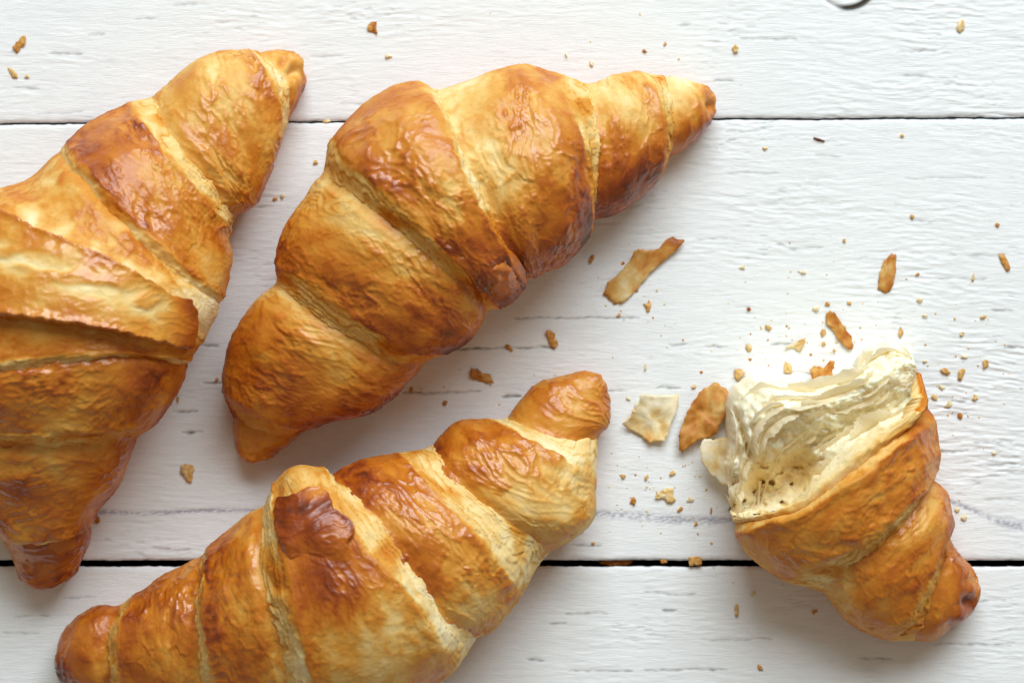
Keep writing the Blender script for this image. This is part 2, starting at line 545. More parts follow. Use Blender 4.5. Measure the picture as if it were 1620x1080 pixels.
# ------------------------------------------------------------------ croissants
class Roll:
    NV = 81

    def __init__(self, ribs, hk=0.72, seed=1, blobs=(), hmul=None, capk=0.12, dents=()):
        self.capk, self.dents = capk, dents
        self.seed, self.blobs = seed, blobs
        R = []
        t = np.linspace(0, 1, self.NV)
        for pts in ribs:
            p = np.asarray(pts, float)
            c = np.concatenate([[0], np.cumsum(np.linalg.norm(np.diff(p, axis=0), axis=1))])
            R.append(hermite(c / c[-1], p, t))
        self.R = np.array(R)
        d = np.linalg.norm(np.diff(self.R, axis=0), axis=2)[:, 10:-10].mean(1)
        self.U = np.concatenate([[0], np.cumsum(np.maximum(d, 6))])
        mid = 0.5 * (self.R[:, 0] + self.R[:, -1]) * 0.4 + self.R[:, self.NV // 2] * 0.6
        tan = np.gradient(mid, self.U, axis=0)
        for _ in range(2):
            tan[1:-1] = (tan[:-2] + 2 * tan[1:-1] + tan[2:]) / 4
        tan /= np.linalg.norm(tan, axis=1)[:, None]
        ab = self.R[:, -1] - self.R[:, 0]
        self.W = np.abs(ab[:, 0] * tan[:, 1] - ab[:, 1] * tan[:, 0])
        h = self.W * hk
        if hmul is not None: h = h * np.asarray(hmul)
        for _ in range(1):
            h[1:-1] = (h[:-2] + 2 * h[1:-1] + h[2:]) / 4
        self.H = h
        self.tan = tan

    def surf(self, u, phi):
        """base surface: photograph px positions (nu,nphi,2) and heights in px"""
        u = np.asarray(u, float)
        uc = np.clip(u, self.U[0], self.U[-1])
        R = hermite(self.U, self.R, uc)
        H = hermite(self.U, self.H[:, None], uc)[:, 0]
        v = (1 - np.cos(phi)) / 2
        x = v * (self.NV - 1)
        i = np.clip(np.floor(x).astype(int), 0, self.NV - 2)
        f = (x - i)[None, :, None]
        P = R[:, i] * (1 - f) + R[:, i + 1] * f
        zm = 0.42 * H[:, None]
        s = np.sin(phi)[None]
        top = zm + (H[:, None] - zm) * np.abs(s) ** 0.92
        bot = zm * (1 - np.minimum(1, 1.35 * np.abs(s)))
        Z = np.where(s >= 0, top, bot)
        # bottom half pulls in a little so the roll stands on a narrower foot
        C = 0.5 * (R[:, :1] + R[:, -1:])
        under = np.where(s < 0, np.clip(np.abs(s), 0, 1), 0)[..., None] * 0.12
        P = P + (C - P) * under
        # round caps beyond the ends
        cx = 0.5 * (R[:, 0] + R[:, -1]) * 0.5 + R[:, self.NV // 2] * 0.5
        for end, sg in ((0, -1), (-1, 1)):
            over = np.clip((u - self.U[end]) * sg, 0, None)
            L = self.cap(end)
            t = np.clip(over / L, 0, 1)[:, None]
            k = np.sqrt(np.clip(1 - t * t, 0, 1))
            P = cx[:, None] + (P - cx[:, None]) * k[..., None] + (self.tan[end] * sg)[None, None] * (t * L * 0.55)[..., None]
            Z = zm * 0.9 + (Z - zm * 0.9) * k
        return P, Z, v, H

    def cap(self, end):
        return max(7.0, self.capk * self.W[end])

    def to_world(self, P, Z):
        z = Z * S + 0.0003
        k = S * (1 - z / CAM_H)
        return np.stack([(P[..., 0] - 810) * k, (540 - P[..., 1]) * k, z], -1)

    def phis(self, u0, u1, dens=1.0, nb=26):
        w = float(hermite(self.U, self.W[:, None], np.array([0.5 * (u0 + u1)]))[0, 0])
        arc = w * 1.45
        n = int(max(40, arc / 1.9) * dens)
        top = np.linspace(0, math.pi, n)
        bot = np.linspace(math.pi, 2 * math.pi, nb)[1:-1]
        return np.concatenate([top, bot])

    def arc(self, u, phi):
        w = hermite(self.U, self.W[:, None], np.clip(u, self.U[0], self.U[-1]))[:, 0]
        return phi[None] * np.mean(w) * 0.45 + np.zeros((len(u), 1))

    def wrap(self, name, parent, start, end, bake=0.58, ba=None, bb=None, T=2.0, mat=None, label=None, gl=1.0,
             wr=1.0, seed=0, pale=0.14, edge=0.14, bakes=None, matte=None, du=1.9, ud=1.6):
        """one visible turn of the rolled dough.
        start / end: ('tip',), ('under', u), ('over', u_brown, u_pale), ('bite', u)"""
        U = self.U
        sd = self.seed * 100 + seed * 7
        g = lambda i: float(np.interp(i, np.arange(len(U)), U))
        def lim(e, sg):
            if e[0] == 'tip': return (U[0] - self.cap(0)) if sg < 0 else (U[-1] + self.cap(-1))
            if e[0] == 'under': return g(e[1]) + sg * 16
            if e[0] == 'over': return g(e[2]) + sg * 12
            return g(e[1])
        ua, ub = lim(start, -1), lim(end, 1)
        n = int((ub - ua) / du) + 2
        u = np.linspace(ua, ub, n)
        if start[0] == 'tip':     # denser rings on the cap
            c = self.cap(0); k = np.linspace(0, math.pi / 2, 16)
            u = np.concatenate([U[0] - c * np.cos(k)[:-1], u[u >= U[0]]])
        if end[0] == 'tip':
            c = self.cap(-1); k = np.linspace(0, math.pi / 2, 16)
            u = np.concatenate([u[u <= U[-1]], U[-1] + c * np.sin(k)[1:]])
        phi = self.phis(ua, ub)
        P, Z, v, H = self.surf(u, phi)
        B = self.to_world(P, Z)
        gu = np.gradient(B, axis=0)
        gv = (np.roll(B, -1, 1) - np.roll(B, 1, 1))
        N = np.cross(gv, gu)
        N /= np.linalg.norm(N, axis=2)[..., None] + 1e-12
        it = len(phi) // 3
        if N[len(u) // 2, it, 2] < 0: N = -N
        w = self.arc(u, phi)
        uu = u[:, None] + np.zeros_like(w)
        V = v[None] + np.zeros_like(w)
        px, py = P[..., 0], P[..., 1]
        # wandering edges, shared by neighbours through px-based noise
        jag = 5.0 * pn(px / 60, py / 60, 11) + 3.0 * pn(px / 17, py / 17, 12) + 1.2 * pn(px / 6, py / 6, 13)
        Tn = T * 0.8 * (1 + 0.35 * pn(w / 90, w * 0 + seed, sd + 1))
        # ---- surface relief of the brown crust, in mm
        wx = uu + 9 * pn(uu / 40, w / 60, sd + 2); ww = w + 14 * pn(uu / 45, w / 45, sd + 3)
        patch = sst(-0.25, 0.45, pn(uu / 75, w / 110, sd + 4))
        patch2 = sst(-0.3, 0.4, pn(uu / 60, w / 80, sd + 14))
        rid = 1 - np.abs(pn(wx / 16, ww / 30, sd + 5)) * 2.2
        rid = np.clip(rid, 0, 1) ** 2
        rid2 = np.clip(1 - np.abs(pn(wx / 8, ww / 15, sd + 6)) * 2.2, 0, 1) ** 2
        bl = np.clip(pn(uu / 12, w / 17, sd + 7), -0.2, 1)
        sm = sst(-0.15, 0.5, pn(uu / 90, w / 100, sd + 15))      # smooth, taut areas of crust
        # papery flakes: cells of crust with lifted edges
        cx_, cy_ = uu / 26 + 0.55 * pn(uu / 22, w / 22, sd + 40) + 0.2 * pn(uu / 7, w / 7, sd + 41), w / 40 + 0.55 * pn(uu / 22, w / 22, sd + 42) + 0.2 * pn(uu / 7, w / 7, sd + 43)
        ced, cval = cells(cx_, cy_, sd + 44)
        flk = (1 - sst(0.0, 0.22, ced)) * sst(-0.2, 0.3, pn(uu / 50, w / 60, sd + 45))
        rel = 0.8 * fbm(uu / 80, w / 105, sd + 8, 2) + wr * (1 - 0.6 * sm) * (0.42 * rid * (0.2 + 0.8 * patch) + 0.24 * rid2 * (0.2 + 0.8 * patch2)
              + 0.46 * np.clip(bl, -.2, .8) * patch2 + 0.18 * pn(uu / 24, w / 30, sd + 16)) + 0.28 * wr * pn(uu / 36, w / 46, sd + 17) + 0.06 * pn(uu / 5, w / 7, sd + 9) \
              + wr * (0.30 * (cval - 0.5) * (0.4 + 0.6 * patch) + 0.22 * flk)
        # pale riser: the cut edges of many thin layers, stepped like a stack of paper
        lw = uu / 9.0 + 1.3 * pn(uu / 20, w / 160, sd + 25) + 1.6 * pn(w / 80, uu / 60, sd + 20) + 0.6 * pn(w / 20, uu / 24, sd + 22)
        lfr, lid = lw - np.floor(lw), np.floor(lw)
        lrnd = _h(lid, np.floor(w / 90 + 0.7 * pn(w / 30, lid * 1.3, sd + 23)), sd + 24) / (2 * math.pi)
        lam = (0.55 * lfr * (0.3 + 0.7 * lrnd) + 0.12 * pn(w / 7, lid * 2.1, sd + 26) * lfr) + 0.10 * pn(uu / 2.8, w / 40, sd + 11) + 0.34 * fbm(uu / 26, w / 36, sd + 12, 4)
        d = np.full_like(w, 0.0)
        riser = np.zeros_like(w)
        lip = np.zeros_like(w)
        crev = np.zeros_like(w)
        fade = np.ones_like(w)
        for e, sg in ((start, -1), (end, 1)):
            if e[0] == 'under':
                us = g(e[1]) + jag * 0.6
                t = (us - uu) * sg        # distance inside the seam (positive on the visible side)
                d += -ud * (1 - sst(-6, 20, t)) - 0.3 * (1 - sst(10, 50, t))
                crev = np.maximum(crev, np.exp(-np.clip(t, 0, None) / 9))
            elif e[0] == 'over':
                uB, uP = g(e[1]) + jag, g(e[2]) + jag * 0.6
                L = np.maximum(np.abs(g(e[2]) - g(e[1])), 6)
                t = (uu - uB) * sg        # positive out over the riser
                d += -Tn * sst(-3, L * 1.0, t) * 1.0 - 3.2 * sst(L - 2, L + 12, t)
                d += 0.35 * np.exp(-((t + 5) / 7) ** 2)
                sf = 3 + 26 * np.clip(pn(w / 55, uu / 90, sd + 21) + 0.25, 0, 1)      # crisp in places, faded elsewhere
                riser = np.maximum(riser, sst(-sf, sf * 0.7, t))
                lip = np.maximum(lip, np.exp(-np.clip(-t, 0, None) / 14) * (t < 2))
            elif e[0] == 'tip':
                pass
        rel = rel * (1 - riser) + lam * riser
        # gentle puff across the turn
        span = (uu - ua) / (ub - ua)
        d = d + Tn + rel
        for (bx_, by_, br, amp, _) in self.dents:
            d = d + amp * np.exp(-((px - bx_) ** 2 + (py - by_) ** 2) / (br * br)) * (np.sin(phi)[None] > 0)
        d = d * (0.42 + 0.58 * np.clip(np.sin(phi), 0, 1) ** 0.8)[None]     # the outline stays where the ribs put it
        D = B + N * (d * 0.001)[..., None]
        # ---- browning
        A_ = bake if ba is None else ba
        B_ = bake if bb is None else bb
        tb = np.where(V < .5, A_ + (bake - A_) * sst(0, .5, V), bake + (B_ - bake) * sst(.5, 1, V))
        bk = tb + 0.13 * fbm(uu / 62, w / 74, sd + 30, 3) + 0.09 * pn(uu / 20, w / 34, sd + 31) + 0.10 * (rid - 0.35) * patch + 0.16 * np.clip(bl, -1, 1) * patch2 \
            + 0.14 * (cval - 0.5) * (1 - 0.5 * sm) + 0.07 * flk - 0.05 * sm
        bk += edge * lip
        if bakes is not None:      # browning along the turn
            bk += np.interp(span, np.linspace(0, 1, len(bakes)), bakes)
        lamc = pale + 0.02 + 0.10 * (lrnd - 0.5) + 0.16 * np.exp(-(lfr / 0.22) ** 2) * sst(0.25, 0.7, lrnd) + 0.10 * fbm(uu / 30, w / 50, sd + 32, 3) \
            + 0.24 * sst(0.1, 0.6, pn(uu / 40, w / 70, sd + 34))
        bk = bk * (1 - riser) + lamc * riser
        if end[0] == 'bite' or start[0] == 'bite':
            t = np.abs(uu - g((end if end[0] == 'bite' else start)[1]))
            bk = bk * (0.35 + 0.65 * sst(4, 40, t))
        for (bx_, by_, br, _, amp) in self.dents:  # sunken dents also get the shade of their hollow painted into the tone
            bk += amp * np.exp(-((px - bx_) ** 2 + (py - by_) ** 2) / (br * br))
        for (bx_, by_, br, amp) in self.blobs:
            q = ((px - bx_) ** 2 + (py - by_) ** 2) / (br * br)
            nz = 1 + 0.5 * pn(px / 40, py / 40, 71)
            bk += amp * np.exp(-q * nz)
        bk = np.where(np.sin(phi)[None] < -0.02, np.maximum(bk, 0.6), bk)
        glo = gl * (1 - riser) * sst(0.25, 0.55, bk) * (0.65 + 0.35 * patch) * sst(0.05, 0.55, np.sin(phi)[None])
        if matte: glo = glo * (1 - matte)
        if end[0] == 'bite':      # torn, thick inward edge
            jag2 = 11 * pn(w / 30, w * 0 + 1, 81) + 7 * pn(w / 12, w * 0 + 2, 82) + 2.5 * pn(w / 4, w * 0 + 3, 83)
            k = sst(0, 38, uu - (ub - 38))
            D = D - (gu / (np.linalg.norm(gu, axis=2)[..., None] + 1e-12)) * (k * (jag2 + 6) * S)[..., None]
            last = D[-1:]
            inn, bke = [], []
            for q, (dn, back) in enumerate(((0.7, -1.5), (1.8, -1.0), (3.0, 3.0), (4.2, 8.0), (5.5, 14.0))):
                nz = 0.5 * pn(w[-1:] / 12, w[-1:] * 0 + q, 84)
                inn.append(last - N[-1:] * ((dn + nz) * 0.001 * (0.3 + 0.7 * np.clip(np.sin(phi), 0, 1)[None]))[..., None] - (gu[-1:] / (np.linalg.norm(gu[-1:], axis=2)[..., None])) * back * S)
                bke.append(np.full((1, len(phi)), 0.05 + 0.05 * q) + (0.5 if q < 2 else 0.0) * (v[None] < 0.16))
            D = np.concatenate([D] + inn); bk = np.concatenate([bk] + bke); glo = np.concatenate([glo, np.zeros((5, len(phi)))])
        D[..., 2] = np.maximum(D[..., 2], 0.0002)
        nu, nv = D.shape[:2]
        F = grid_faces(nu, nv, wrap_v=True)
        # orient outward
        a, b_, c = D[nu // 2, it], D[nu // 2, it + 1], D[nu // 2 + 1, it]
        if np.cross(b_ - a, c - a)[2] < 0: F = F[:, ::-1]
        o = mesh_obj(name, D.reshape(-1, 3), F, mat or CRUST, parent, {"bake": np.clip(bk, 0, 1).ravel(), "gloss": np.clip(glo, 0, 1).ravel()})
        if label: o["label"] = label
        return o

    def overlay(self, name, parent, poly, ur, phr, T, off, soft=8, bake=0.55, fn=None, label=None, gl=1.0, seed=0, jag=3.0, wr=1.0):
        """a flap of dough lying over the roll, bounded by a polygon in photograph px"""
        g = lambda i: float(np.interp(i, np.arange(len(self.U)), self.U))
        sd_ = self.seed * 100 + 50 + seed
        u = np.arange(g(ur[0]), g(ur[1]), 1.7)
        w_ = float(hermite(self.U, self.W[:, None], np.array([u.mean()]))[0, 0])
        phi = np.linspace(phr[0], phr[1], int((phr[1] - phr[0]) * w_ * 0.5 / 1.6))
        P, Z, v, H = self.surf(u, phi)
        B = self.to_world(P, Z)
        gu, gv = np.gradient(B, axis=0), np.gradient(B, axis=1)
        N = np.cross(gv, gu); N /= np.linalg.norm(N, axis=2)[..., None] + 1e-12
        if N[len(u) // 2, len(phi) // 2, 2] < 0: N = -N
        px, py = P[..., 0], P[..., 1]
        sdv = poly_sd(px, py, poly) + jag * pn(px / 14, py / 14, sd_) + jag * 0.5 * pn(px / 5, py / 5, sd_ + 1)
        m = sst(-1.5, soft, sdv)
        ridn = np.clip(1 - np.abs(pn(px / 26, py / 15, sd_ + 2)) * 2.2, 0, 1) ** 2
        rel = wr * (0.4 * ridn + 0.5 * fbm(px / 50, py / 40, sd_ + 3, 3) + 0.1 * pn(px / 5, py / 5, sd_ + 4))
        d = off - 3.0 + (3.0 + T + rel) * m
        if fn: d = d + fn(px, py, sdv)[0] * m
        d = d * (0.42 + 0.58 * np.clip(np.sin(phi), 0, 1) ** 0.8)[None]
        D = B + N * (d * 0.001)[..., None]
        bk = bake + 0.14 * fbm(px / 45, py / 35, sd_ + 5, 3)
        if fn: bk = bk + fn(px, py, sdv)[1]
        glo = gl * sst(0.2, 0.5, bk) * sst(0.1, 0.7, np.sin(phi)[None])
        nu, nv = px.shape
        F = grid_faces(nu, nv)
        keep = (sdv.ravel()[F] > -4).any(1)
        F = F[keep]
        used = np.unique(F)
        remap = np.full(nu * nv, -1); remap[used] = np.arange(len(used))
        Vv = D.reshape(-1, 3)[used]
        F = remap[F]
        a, b_, c = Vv[F[:, 0]], Vv[F[:, 1]], Vv[F[:, 2]]
        if np.cross(b_ - a, c - a)[:, 2].sum() < 0: F = F[:, ::-1]
        o = mesh_obj(name, Vv, F, CRUST, parent, {"bake": np.clip(bk, 0, 1).ravel()[used], "gloss": np.clip(glo, 0, 1).ravel()[used]})
        if label: o["label"] = label
        return o


def base_of(x, y):
    return ((x - 810) * S, (540 - y) * S, 0.0)


GROUP = "croissants on the white planks"

# ---- croissant at the left edge of the photograph
c1 = empty("croissant", base_of(130, 500), "large golden croissant cut off at the left edge, pale tail flap across its middle", "croissant", GROUP)
R1 = Roll([
    [(448, 84), (470, 98), (479, 130)],
    [(412, 82), (440, 108), (458, 150), (457, 192)],
    [(396, 84), (418, 122), (434, 168), (437, 232)],
    [(322, 94), (350, 185), (388, 270), (408, 312)],
    [(243, 154), (268, 205), (315, 265), (350, 310), (374, 342)],
    [(205, 168), (250, 235), (300, 295), (340, 340), (361, 366)],
    [(155, 190), (215, 270), (270, 340), (330, 395), (362, 412)],
    [(105, 232), (150, 290), (215, 360), (280, 425), (348, 470)],
    [(48, 285), (95, 335), (170, 400), (250, 450), (337, 500)],
    [(-20, 312), (50, 390), (145, 440), (240, 485), (322, 530)],
    [(-110, 430), (0, 505), (120, 525), (230, 545), (312, 548)],
    [(-135, 520), (0, 578), (90, 570), (200, 560), (297, 572)],
    [(-132, 600), (0, 625), (120, 620), (225, 618), (277, 620)],
    [(-118, 655), (0, 668), (100, 672), (185, 668), (243, 666)],
    [(-108, 692), (0, 703), (90, 706), (165, 700), (216, 692)],
    [(-75, 755), (0, 772), (80, 772), (145, 768), (190, 755)],
    [(-15, 838), (30, 850), (80, 847), (118, 836), (144, 818)],
    [(18, 872), (45, 880), (80, 880), (112, 872), (138, 852)],
    [(34, 910), (52, 922), (75, 923), (100, 914), (120, 898)],
], seed=1, blobs=[(150, 210, 40, .12), (455, 95, 18, .15), (478, 160, 20, .2), (415, 330, 40, .12), (40, 330, 50, .1), (60, 600, 70, .12), (230, 600, 60, .12),
                  (150, 830, 70, .14), (80, 925, 30, .18), (90, 693, 70, -.18), (330, 480, 40, -.2), (150, 340, 48, .14), (230, 400, 34, .08), (50, 352, 16, -.3), (100, 378, 16, -.3), (150, 402, 16, -.3), (200, 424, 16, -.28), (245, 444, 14, -.2), (440, 115, 26, -.2)], dents=[(464, 114, 9, -2.4, -.05), (446, 100, 7, -1.0, .2), (452, 140, 9, 1.0, .05), (478, 140, 8, .3, .2)])
R1.wrap("tip", c1, ('tip',), ('under', 1.1), bake=.34, ba=.42, bb=.5, seed=1, T=1.4, gl=.8)
R1.wrap("dough_layer", c1, ('over', 2, 1.1), ('under', 4.1), bake=.46, ba=.36, bb=.5, seed=2, pale=.22)
R1.wrap("dough_layer", c1, ('over', 5, 4), ('over', 7, 7.3), bake=.5, ba=.6, bb=.52, seed=3, pale=.2, bakes=[0, 0, .02, .06])
R1.wrap("dough_layer", c1, ('under', 7.1), ('under', 9.6), bake=.40, ba=.45, bb=.3, seed=4, gl=.5, wr=.5, bakes=[.05, -.06, -.05, .1])
R1.wrap("dough_layer", c1, ('under', 9.0), ('over', 10.85, 11.15), bake=.42, ba=.5, bb=.46, seed=5, gl=.45, wr=.4, edge=.2)
R1.wrap("dough_layer", c1, ('under', 11), ('over', 13.2, 14), bake=.58, bb=.6, seed=6, pale=.42, edge=.05)
R1.wrap("dough_layer", c1, ('under', 14), ('over', 16, 16.4), bake=.60, bb=.56, seed=7)
R1.wrap("tip", c1, ('under', 16.2), ('tip',), bake=.62, seed=8, T=1.4)


def tail1(px, py, sd):
    e = np.clip(sd, 0, 60)
    rim = np.exp(-(e / 12) ** 2)
    tipb = np.exp(-((px - 292) / 26) ** 2)
    tt = np.clip(((px - 10) * 220 + (py - 415) * 75) / (220 ** 2 + 75 ** 2), 0, 1)
    dd = np.hypot(px - 10 - 220 * tt, py - 415 - 75 * tt)
    pale = np.exp(-(dd / 19) ** 2) * sst(-.35, .25, pn(px / 40, py / 22, 55))
    return (1.3 * rim * sst(270, 230, px) + 1.0 * tipb - 0.5 * pale - 2.6 * sst(170, 300, px), 0.26 * rim * sst(330, 150, px) + .42 * tipb - 0.34 * pale - .06 * sst(180, 250, px) - .30 * (1 - sst(-1, 4, sd)) * sst(470, 440, py - px * .3))


R1.overlay("tail_flap", c1, [(-60, 300), (0, 335), (60, 372), (130, 405), (200, 437), (258, 462), (292, 470), (304, 488), (304, 530), (296, 552), (266, 549),
                             (200, 536), (120, 520), (0, 508), (-60, 506)], (7.6, 11.6), (.55, 2.95), 4.4, 1.4, soft=9, bake=.46, fn=tail1, seed=1,
           label="pale tail flap with browned edges", wr=.35)

# ---- croissant in the centre
c2 = empty("croissant", base_of(700, 400), "whole uncut golden croissant in the middle with a dark curled dough end", "croissant", GROUP)
R2 = Roll([
    [(1108, 138), (1122, 155), (1124, 185)],
    [(1075, 125), (1098, 155), (1105, 185), (1096, 220)],
    [(1048, 121), (1063, 165), (1068, 205), (1057, 252)],
    [(1012, 119), (1038, 165), (1045, 215), (1036, 285)],
    [(972, 124), (1000, 180), (1003, 245), (986, 328)],
    [(936, 134), (945, 200), (947, 270), (938, 350)],
    [(886, 123), (905, 190), (918, 260), (926, 325), (928, 372)],
    [(838, 108), (868, 200), (893, 290), (905, 365), (902, 408)],
    [(785, 117), (800, 190), (815, 270), (832, 350), (855, 428)],
    [(690, 142), (718, 205), (748, 280), (795, 370), (832, 442)],
    [(665, 136), (700, 212), (728, 285), (778, 375), (826, 450)],
    [(595, 158), (640, 240), (690, 312), (745, 392), (808, 474)],
    [(527, 226), (590, 285), (665, 352), (735, 422), (788, 482)],
    [(512, 272), (572, 318), (650, 378), (718, 444), (772, 492)],
    [(492, 305), (560, 352), (640, 414), (702, 474), (757, 512)],
    [(450, 372), (540, 430), (620, 482), (685, 528), (735, 538)],
    [(441, 420), (520, 466), (590, 516), (650, 550), (700, 556)],
    [(436, 450), (500, 496), (570, 541), (630, 574), (670, 573)],
    [(405, 482), (478, 532), (548, 580), (600, 606), (640, 600)],
    [(364, 556), (440, 592), (510, 622), (560, 643), (590, 644)],
    [(360, 622), (400, 645), (440, 660), (470, 668), (492, 670)],
    [(368, 658), (395, 675), (425, 685), (455, 690), (480, 682)],
    [(376, 700), (388, 718), (408, 722), (428, 716), (444, 703)],
], seed=2, blobs=[(990, 290, 60, .22), (900, 360, 55, .2), (800, 430, 45, .2), (740, 420, 60, .14), (760, 250, 70, -.14), (740, 300, 50, -.08), (890, 220, 40, -.05), (1000, 150, 50, -.12),
                  (560, 200, 60, .05), (640, 320, 60, .08), (700, 530, 70, .16), (450, 400, 40, .1), (600, 640, 60, .14), (390, 560, 50, .1), (1115, 150, 14, .25), (1100, 215, 30, .2), (800, 160, 40, .1),
                  (1075, 140, 30, -.2), (410, 680, 24, -.12)], dents=[(1118, 168, 7, -1.6, .1), (1108, 150, 6, .6, .12), (1113, 190, 7, .7, .12)])
R2.wrap("tip", c2, ('tip',), ('under', 2), bake=.46, ba=.36, bb=.6, seed=1, T=1.4)
R2.wrap("dough_layer", c2, ('over', 3, 2), ('under', 5), bake=.55, ba=.34, bb=.68, seed=2, pale=.28)
R2.wrap("dough_layer", c2, ('over', 6, 5), ('under', 9), bake=.54, ba=.42, bb=.68, seed=3, pale=.16, bakes=[.06, .06, .02, -.1, -.12])
R2.wrap("dough_layer", c2, ('over', 10, 9), ('over', 12, 13), bake=.54, ba=.5, bb=.68, seed=4, pale=.22, T=2.4)
R2.wrap("dough_layer", c2, ('under', 13), ('over', 16, 17), bake=.57, ba=.5, bb=.66, seed=5, pale=.26, bakes=[-.22, -.18, .05, .05, .02])
R2.wrap("dough_layer", c2, ('under', 17), ('over', 20, 21), bake=.58, ba=.54, bb=.66, seed=6, pale=.45, bakes=[-.2, -.1, .05, .03, .0])
R2.wrap("tip", c2, ('under', 20.8), ('tip',), bake=.55, bb=.6, seed=7, T=1.3)


def tail2(px, py, sd):
    r = np.hypot(px - 786, (py - 432) * 1.1)
    ring = np.sin(r / 5.2 + 1.2 * pn(px / 14, py / 14, 5)) * np.exp(-(r / 34) ** 2)
    return (0.35 * ring - 4.5 * sst(425, 345, py), 0.07 * ring + 0.20 * sst(440, 478, py) - 0.10 * sst(420, 360, py) + .08 * np.exp(-(np.clip(sd, 0, 50) / 6) ** 2))


R2.overlay("tail_flap", c2, [(694, 330), (735, 308), (782, 365), (814, 392), (830, 415), (836, 445), (822, 472), (802, 486), (780, 481), (752, 462), (722, 420), (690, 372)],
           (9, 13.4), (1.2, 3.2), 0.6, 1.7, soft=12, bake=.72, fn=tail2, seed=2, label="dark browned curled end of the dough", jag=2, wr=.7)

# ---- croissant at the bottom
c3 = empty("croissant", base_of(540, 900), "golden croissant at the bottom edge with a burnt reddish brown patch", "croissant", GROUP)
R3 = Roll([
    [(898, 601), (940, 605), (958, 638)],
    [(850, 614), (890, 640), (925, 660), (956, 670)],
    [(804, 660), (850, 680), (900, 694), (946, 692)],
    [(770, 668), (830, 699), (885, 732), (938, 762)],
    [(727, 671), (785, 735), (850, 790), (934, 822)],
    [(681, 706), (735, 770), (800, 822), (870, 872)],
    [(660, 714), (712, 778), (780, 836), (850, 893)],
    [(634, 721), (682, 780), (748, 846), (822, 938)],
    [(580, 729), (640, 800), (700, 868), (785, 986)],
    [(528, 750), (590, 810), (640, 880), (705, 972), (752, 1012)],
    [(512, 748), (550, 825), (605, 904), (661, 964), (716, 1052)],
    [(470, 743), (510, 840), (560, 940), (600, 1030), (630, 1110)],
    [(438, 772), (447, 850), (465, 940), (488, 1030), (505, 1135)],
    [(418, 798), (412, 880), (425, 960), (450, 1040), (464, 1138)],
    [(370, 836), (364, 920), (374, 1000), (392, 1080), (405, 1140)],
    [(332, 868), (328, 930), (332, 1000), (343, 1070), (350, 1136)],
    [(318, 881), (310, 940), (312, 1005), (320, 1070), (325, 1130)],
    [(262, 912), (252, 960), (250, 1020), (256, 1080), (262, 1122)],
    [(216, 944), (198, 990), (192, 1030), (196, 1080), (206, 1112)],
    [(190, 957), (174, 995), (170, 1035), (173, 1080), (181, 1105)],
    [(145, 966), (130, 1000), (125, 1040), (129, 1078), (140, 1096)],
    [(112, 992), (99, 1022), (96, 1045), (98, 1066), (106, 1082)],
], seed=3, blobs=[(495, 890, 66, .20), (470, 950, 50, .10), (700, 700, 60, .06), (580, 760, 60, .12), (660, 830, 40, -.04), (860, 760, 60, -.16), (760, 950, 60, -.12), (880, 790, 50, -.08),
                  (640, 1000, 70, -.12), (560, 1060, 90, -.06), (900, 640, 40, -.04), (950, 620, 30, .1), (120, 1010, 50, .1), (100, 1060, 30, .25), (350, 900, 60, .14), (270, 960, 50, .12),
                  (740, 740, 40, .1), (520, 920, 60, .12), (765, 905, 45, .05)])
R3.wrap("tip", c3, ('tip',), ('under', 2.05), bake=.5, ba=.54, bb=.6, seed=1, T=2.2)
R3.wrap("dough_layer", c3, ('over', 3, 2), ('under', 5), bake=.47, ba=.6, bb=.38, seed=2, pale=.14)
R3.wrap("dough_layer", c3, ('over', 7, 5), ('under', 9), bake=.52, ba=.6, bb=.42, seed=3, pale=.16, bakes=[0, 0, 0, .06, .12])
R3.wrap("dough_layer", c3, ('over', 10, 9), ('over', 12, 13), bake=.52, ba=.36, bb=.44, seed=4, pale=.14, T=2.8, wr=.5, edge=.06, gl=.8)
R3.wrap("dough_layer", c3, ('under', 13), ('over', 15, 16), bake=.58, ba=.5, bb=.56, seed=5, pale=.18, bakes=[-.12, 0, .04, .04])
R3.wrap("dough_layer", c3, ('under', 16), ('over', 18, 19), bake=.58, ba=.54, bb=.58, seed=6, pale=.3, bakes=[-.06, 0, .05, .02])
R3.wrap("tip", c3, ('under', 19), ('tip',), bake=.58, ba=.62, bb=.7, seed=7, T=1.6)


def burnt(px, py, sd):
    k = sst(960, 800, py)
    dk = np.exp(-((px - 470) / 55) ** 2 - ((py - 825) / 60) ** 2)
    return (0.8 * np.exp(-(np.clip(sd, 0, 50) / 9) ** 2) * sst(880, 850, py) - 4.4 * sst(838 + 22 * pn(px / 24, py * 0, 9), 925, py), 0.30 * k + 0.12 * dk - 0.34 * np.exp(-((px - 503) / 20) ** 2 - ((py - 792) / 14) ** 2))


R3.overlay("tail_flap", c3, [(447, 800), (452, 792), (478, 789), (488, 783), (506, 782), (520, 796), (528, 818), (548, 826), (562, 838), (561, 856), (552, 866), (575, 895),
                             (590, 930), (570, 955), (530, 960), (495, 950), (470, 920), (455, 880), (447, 840)],
           (9.6, 12.6), (.45, 2.4), 1.5, 2.7, soft=7, bake=.52, fn=burnt, seed=3, label="burnt reddish brown end flap", jag=2.0, wr=.55, gl=.75)

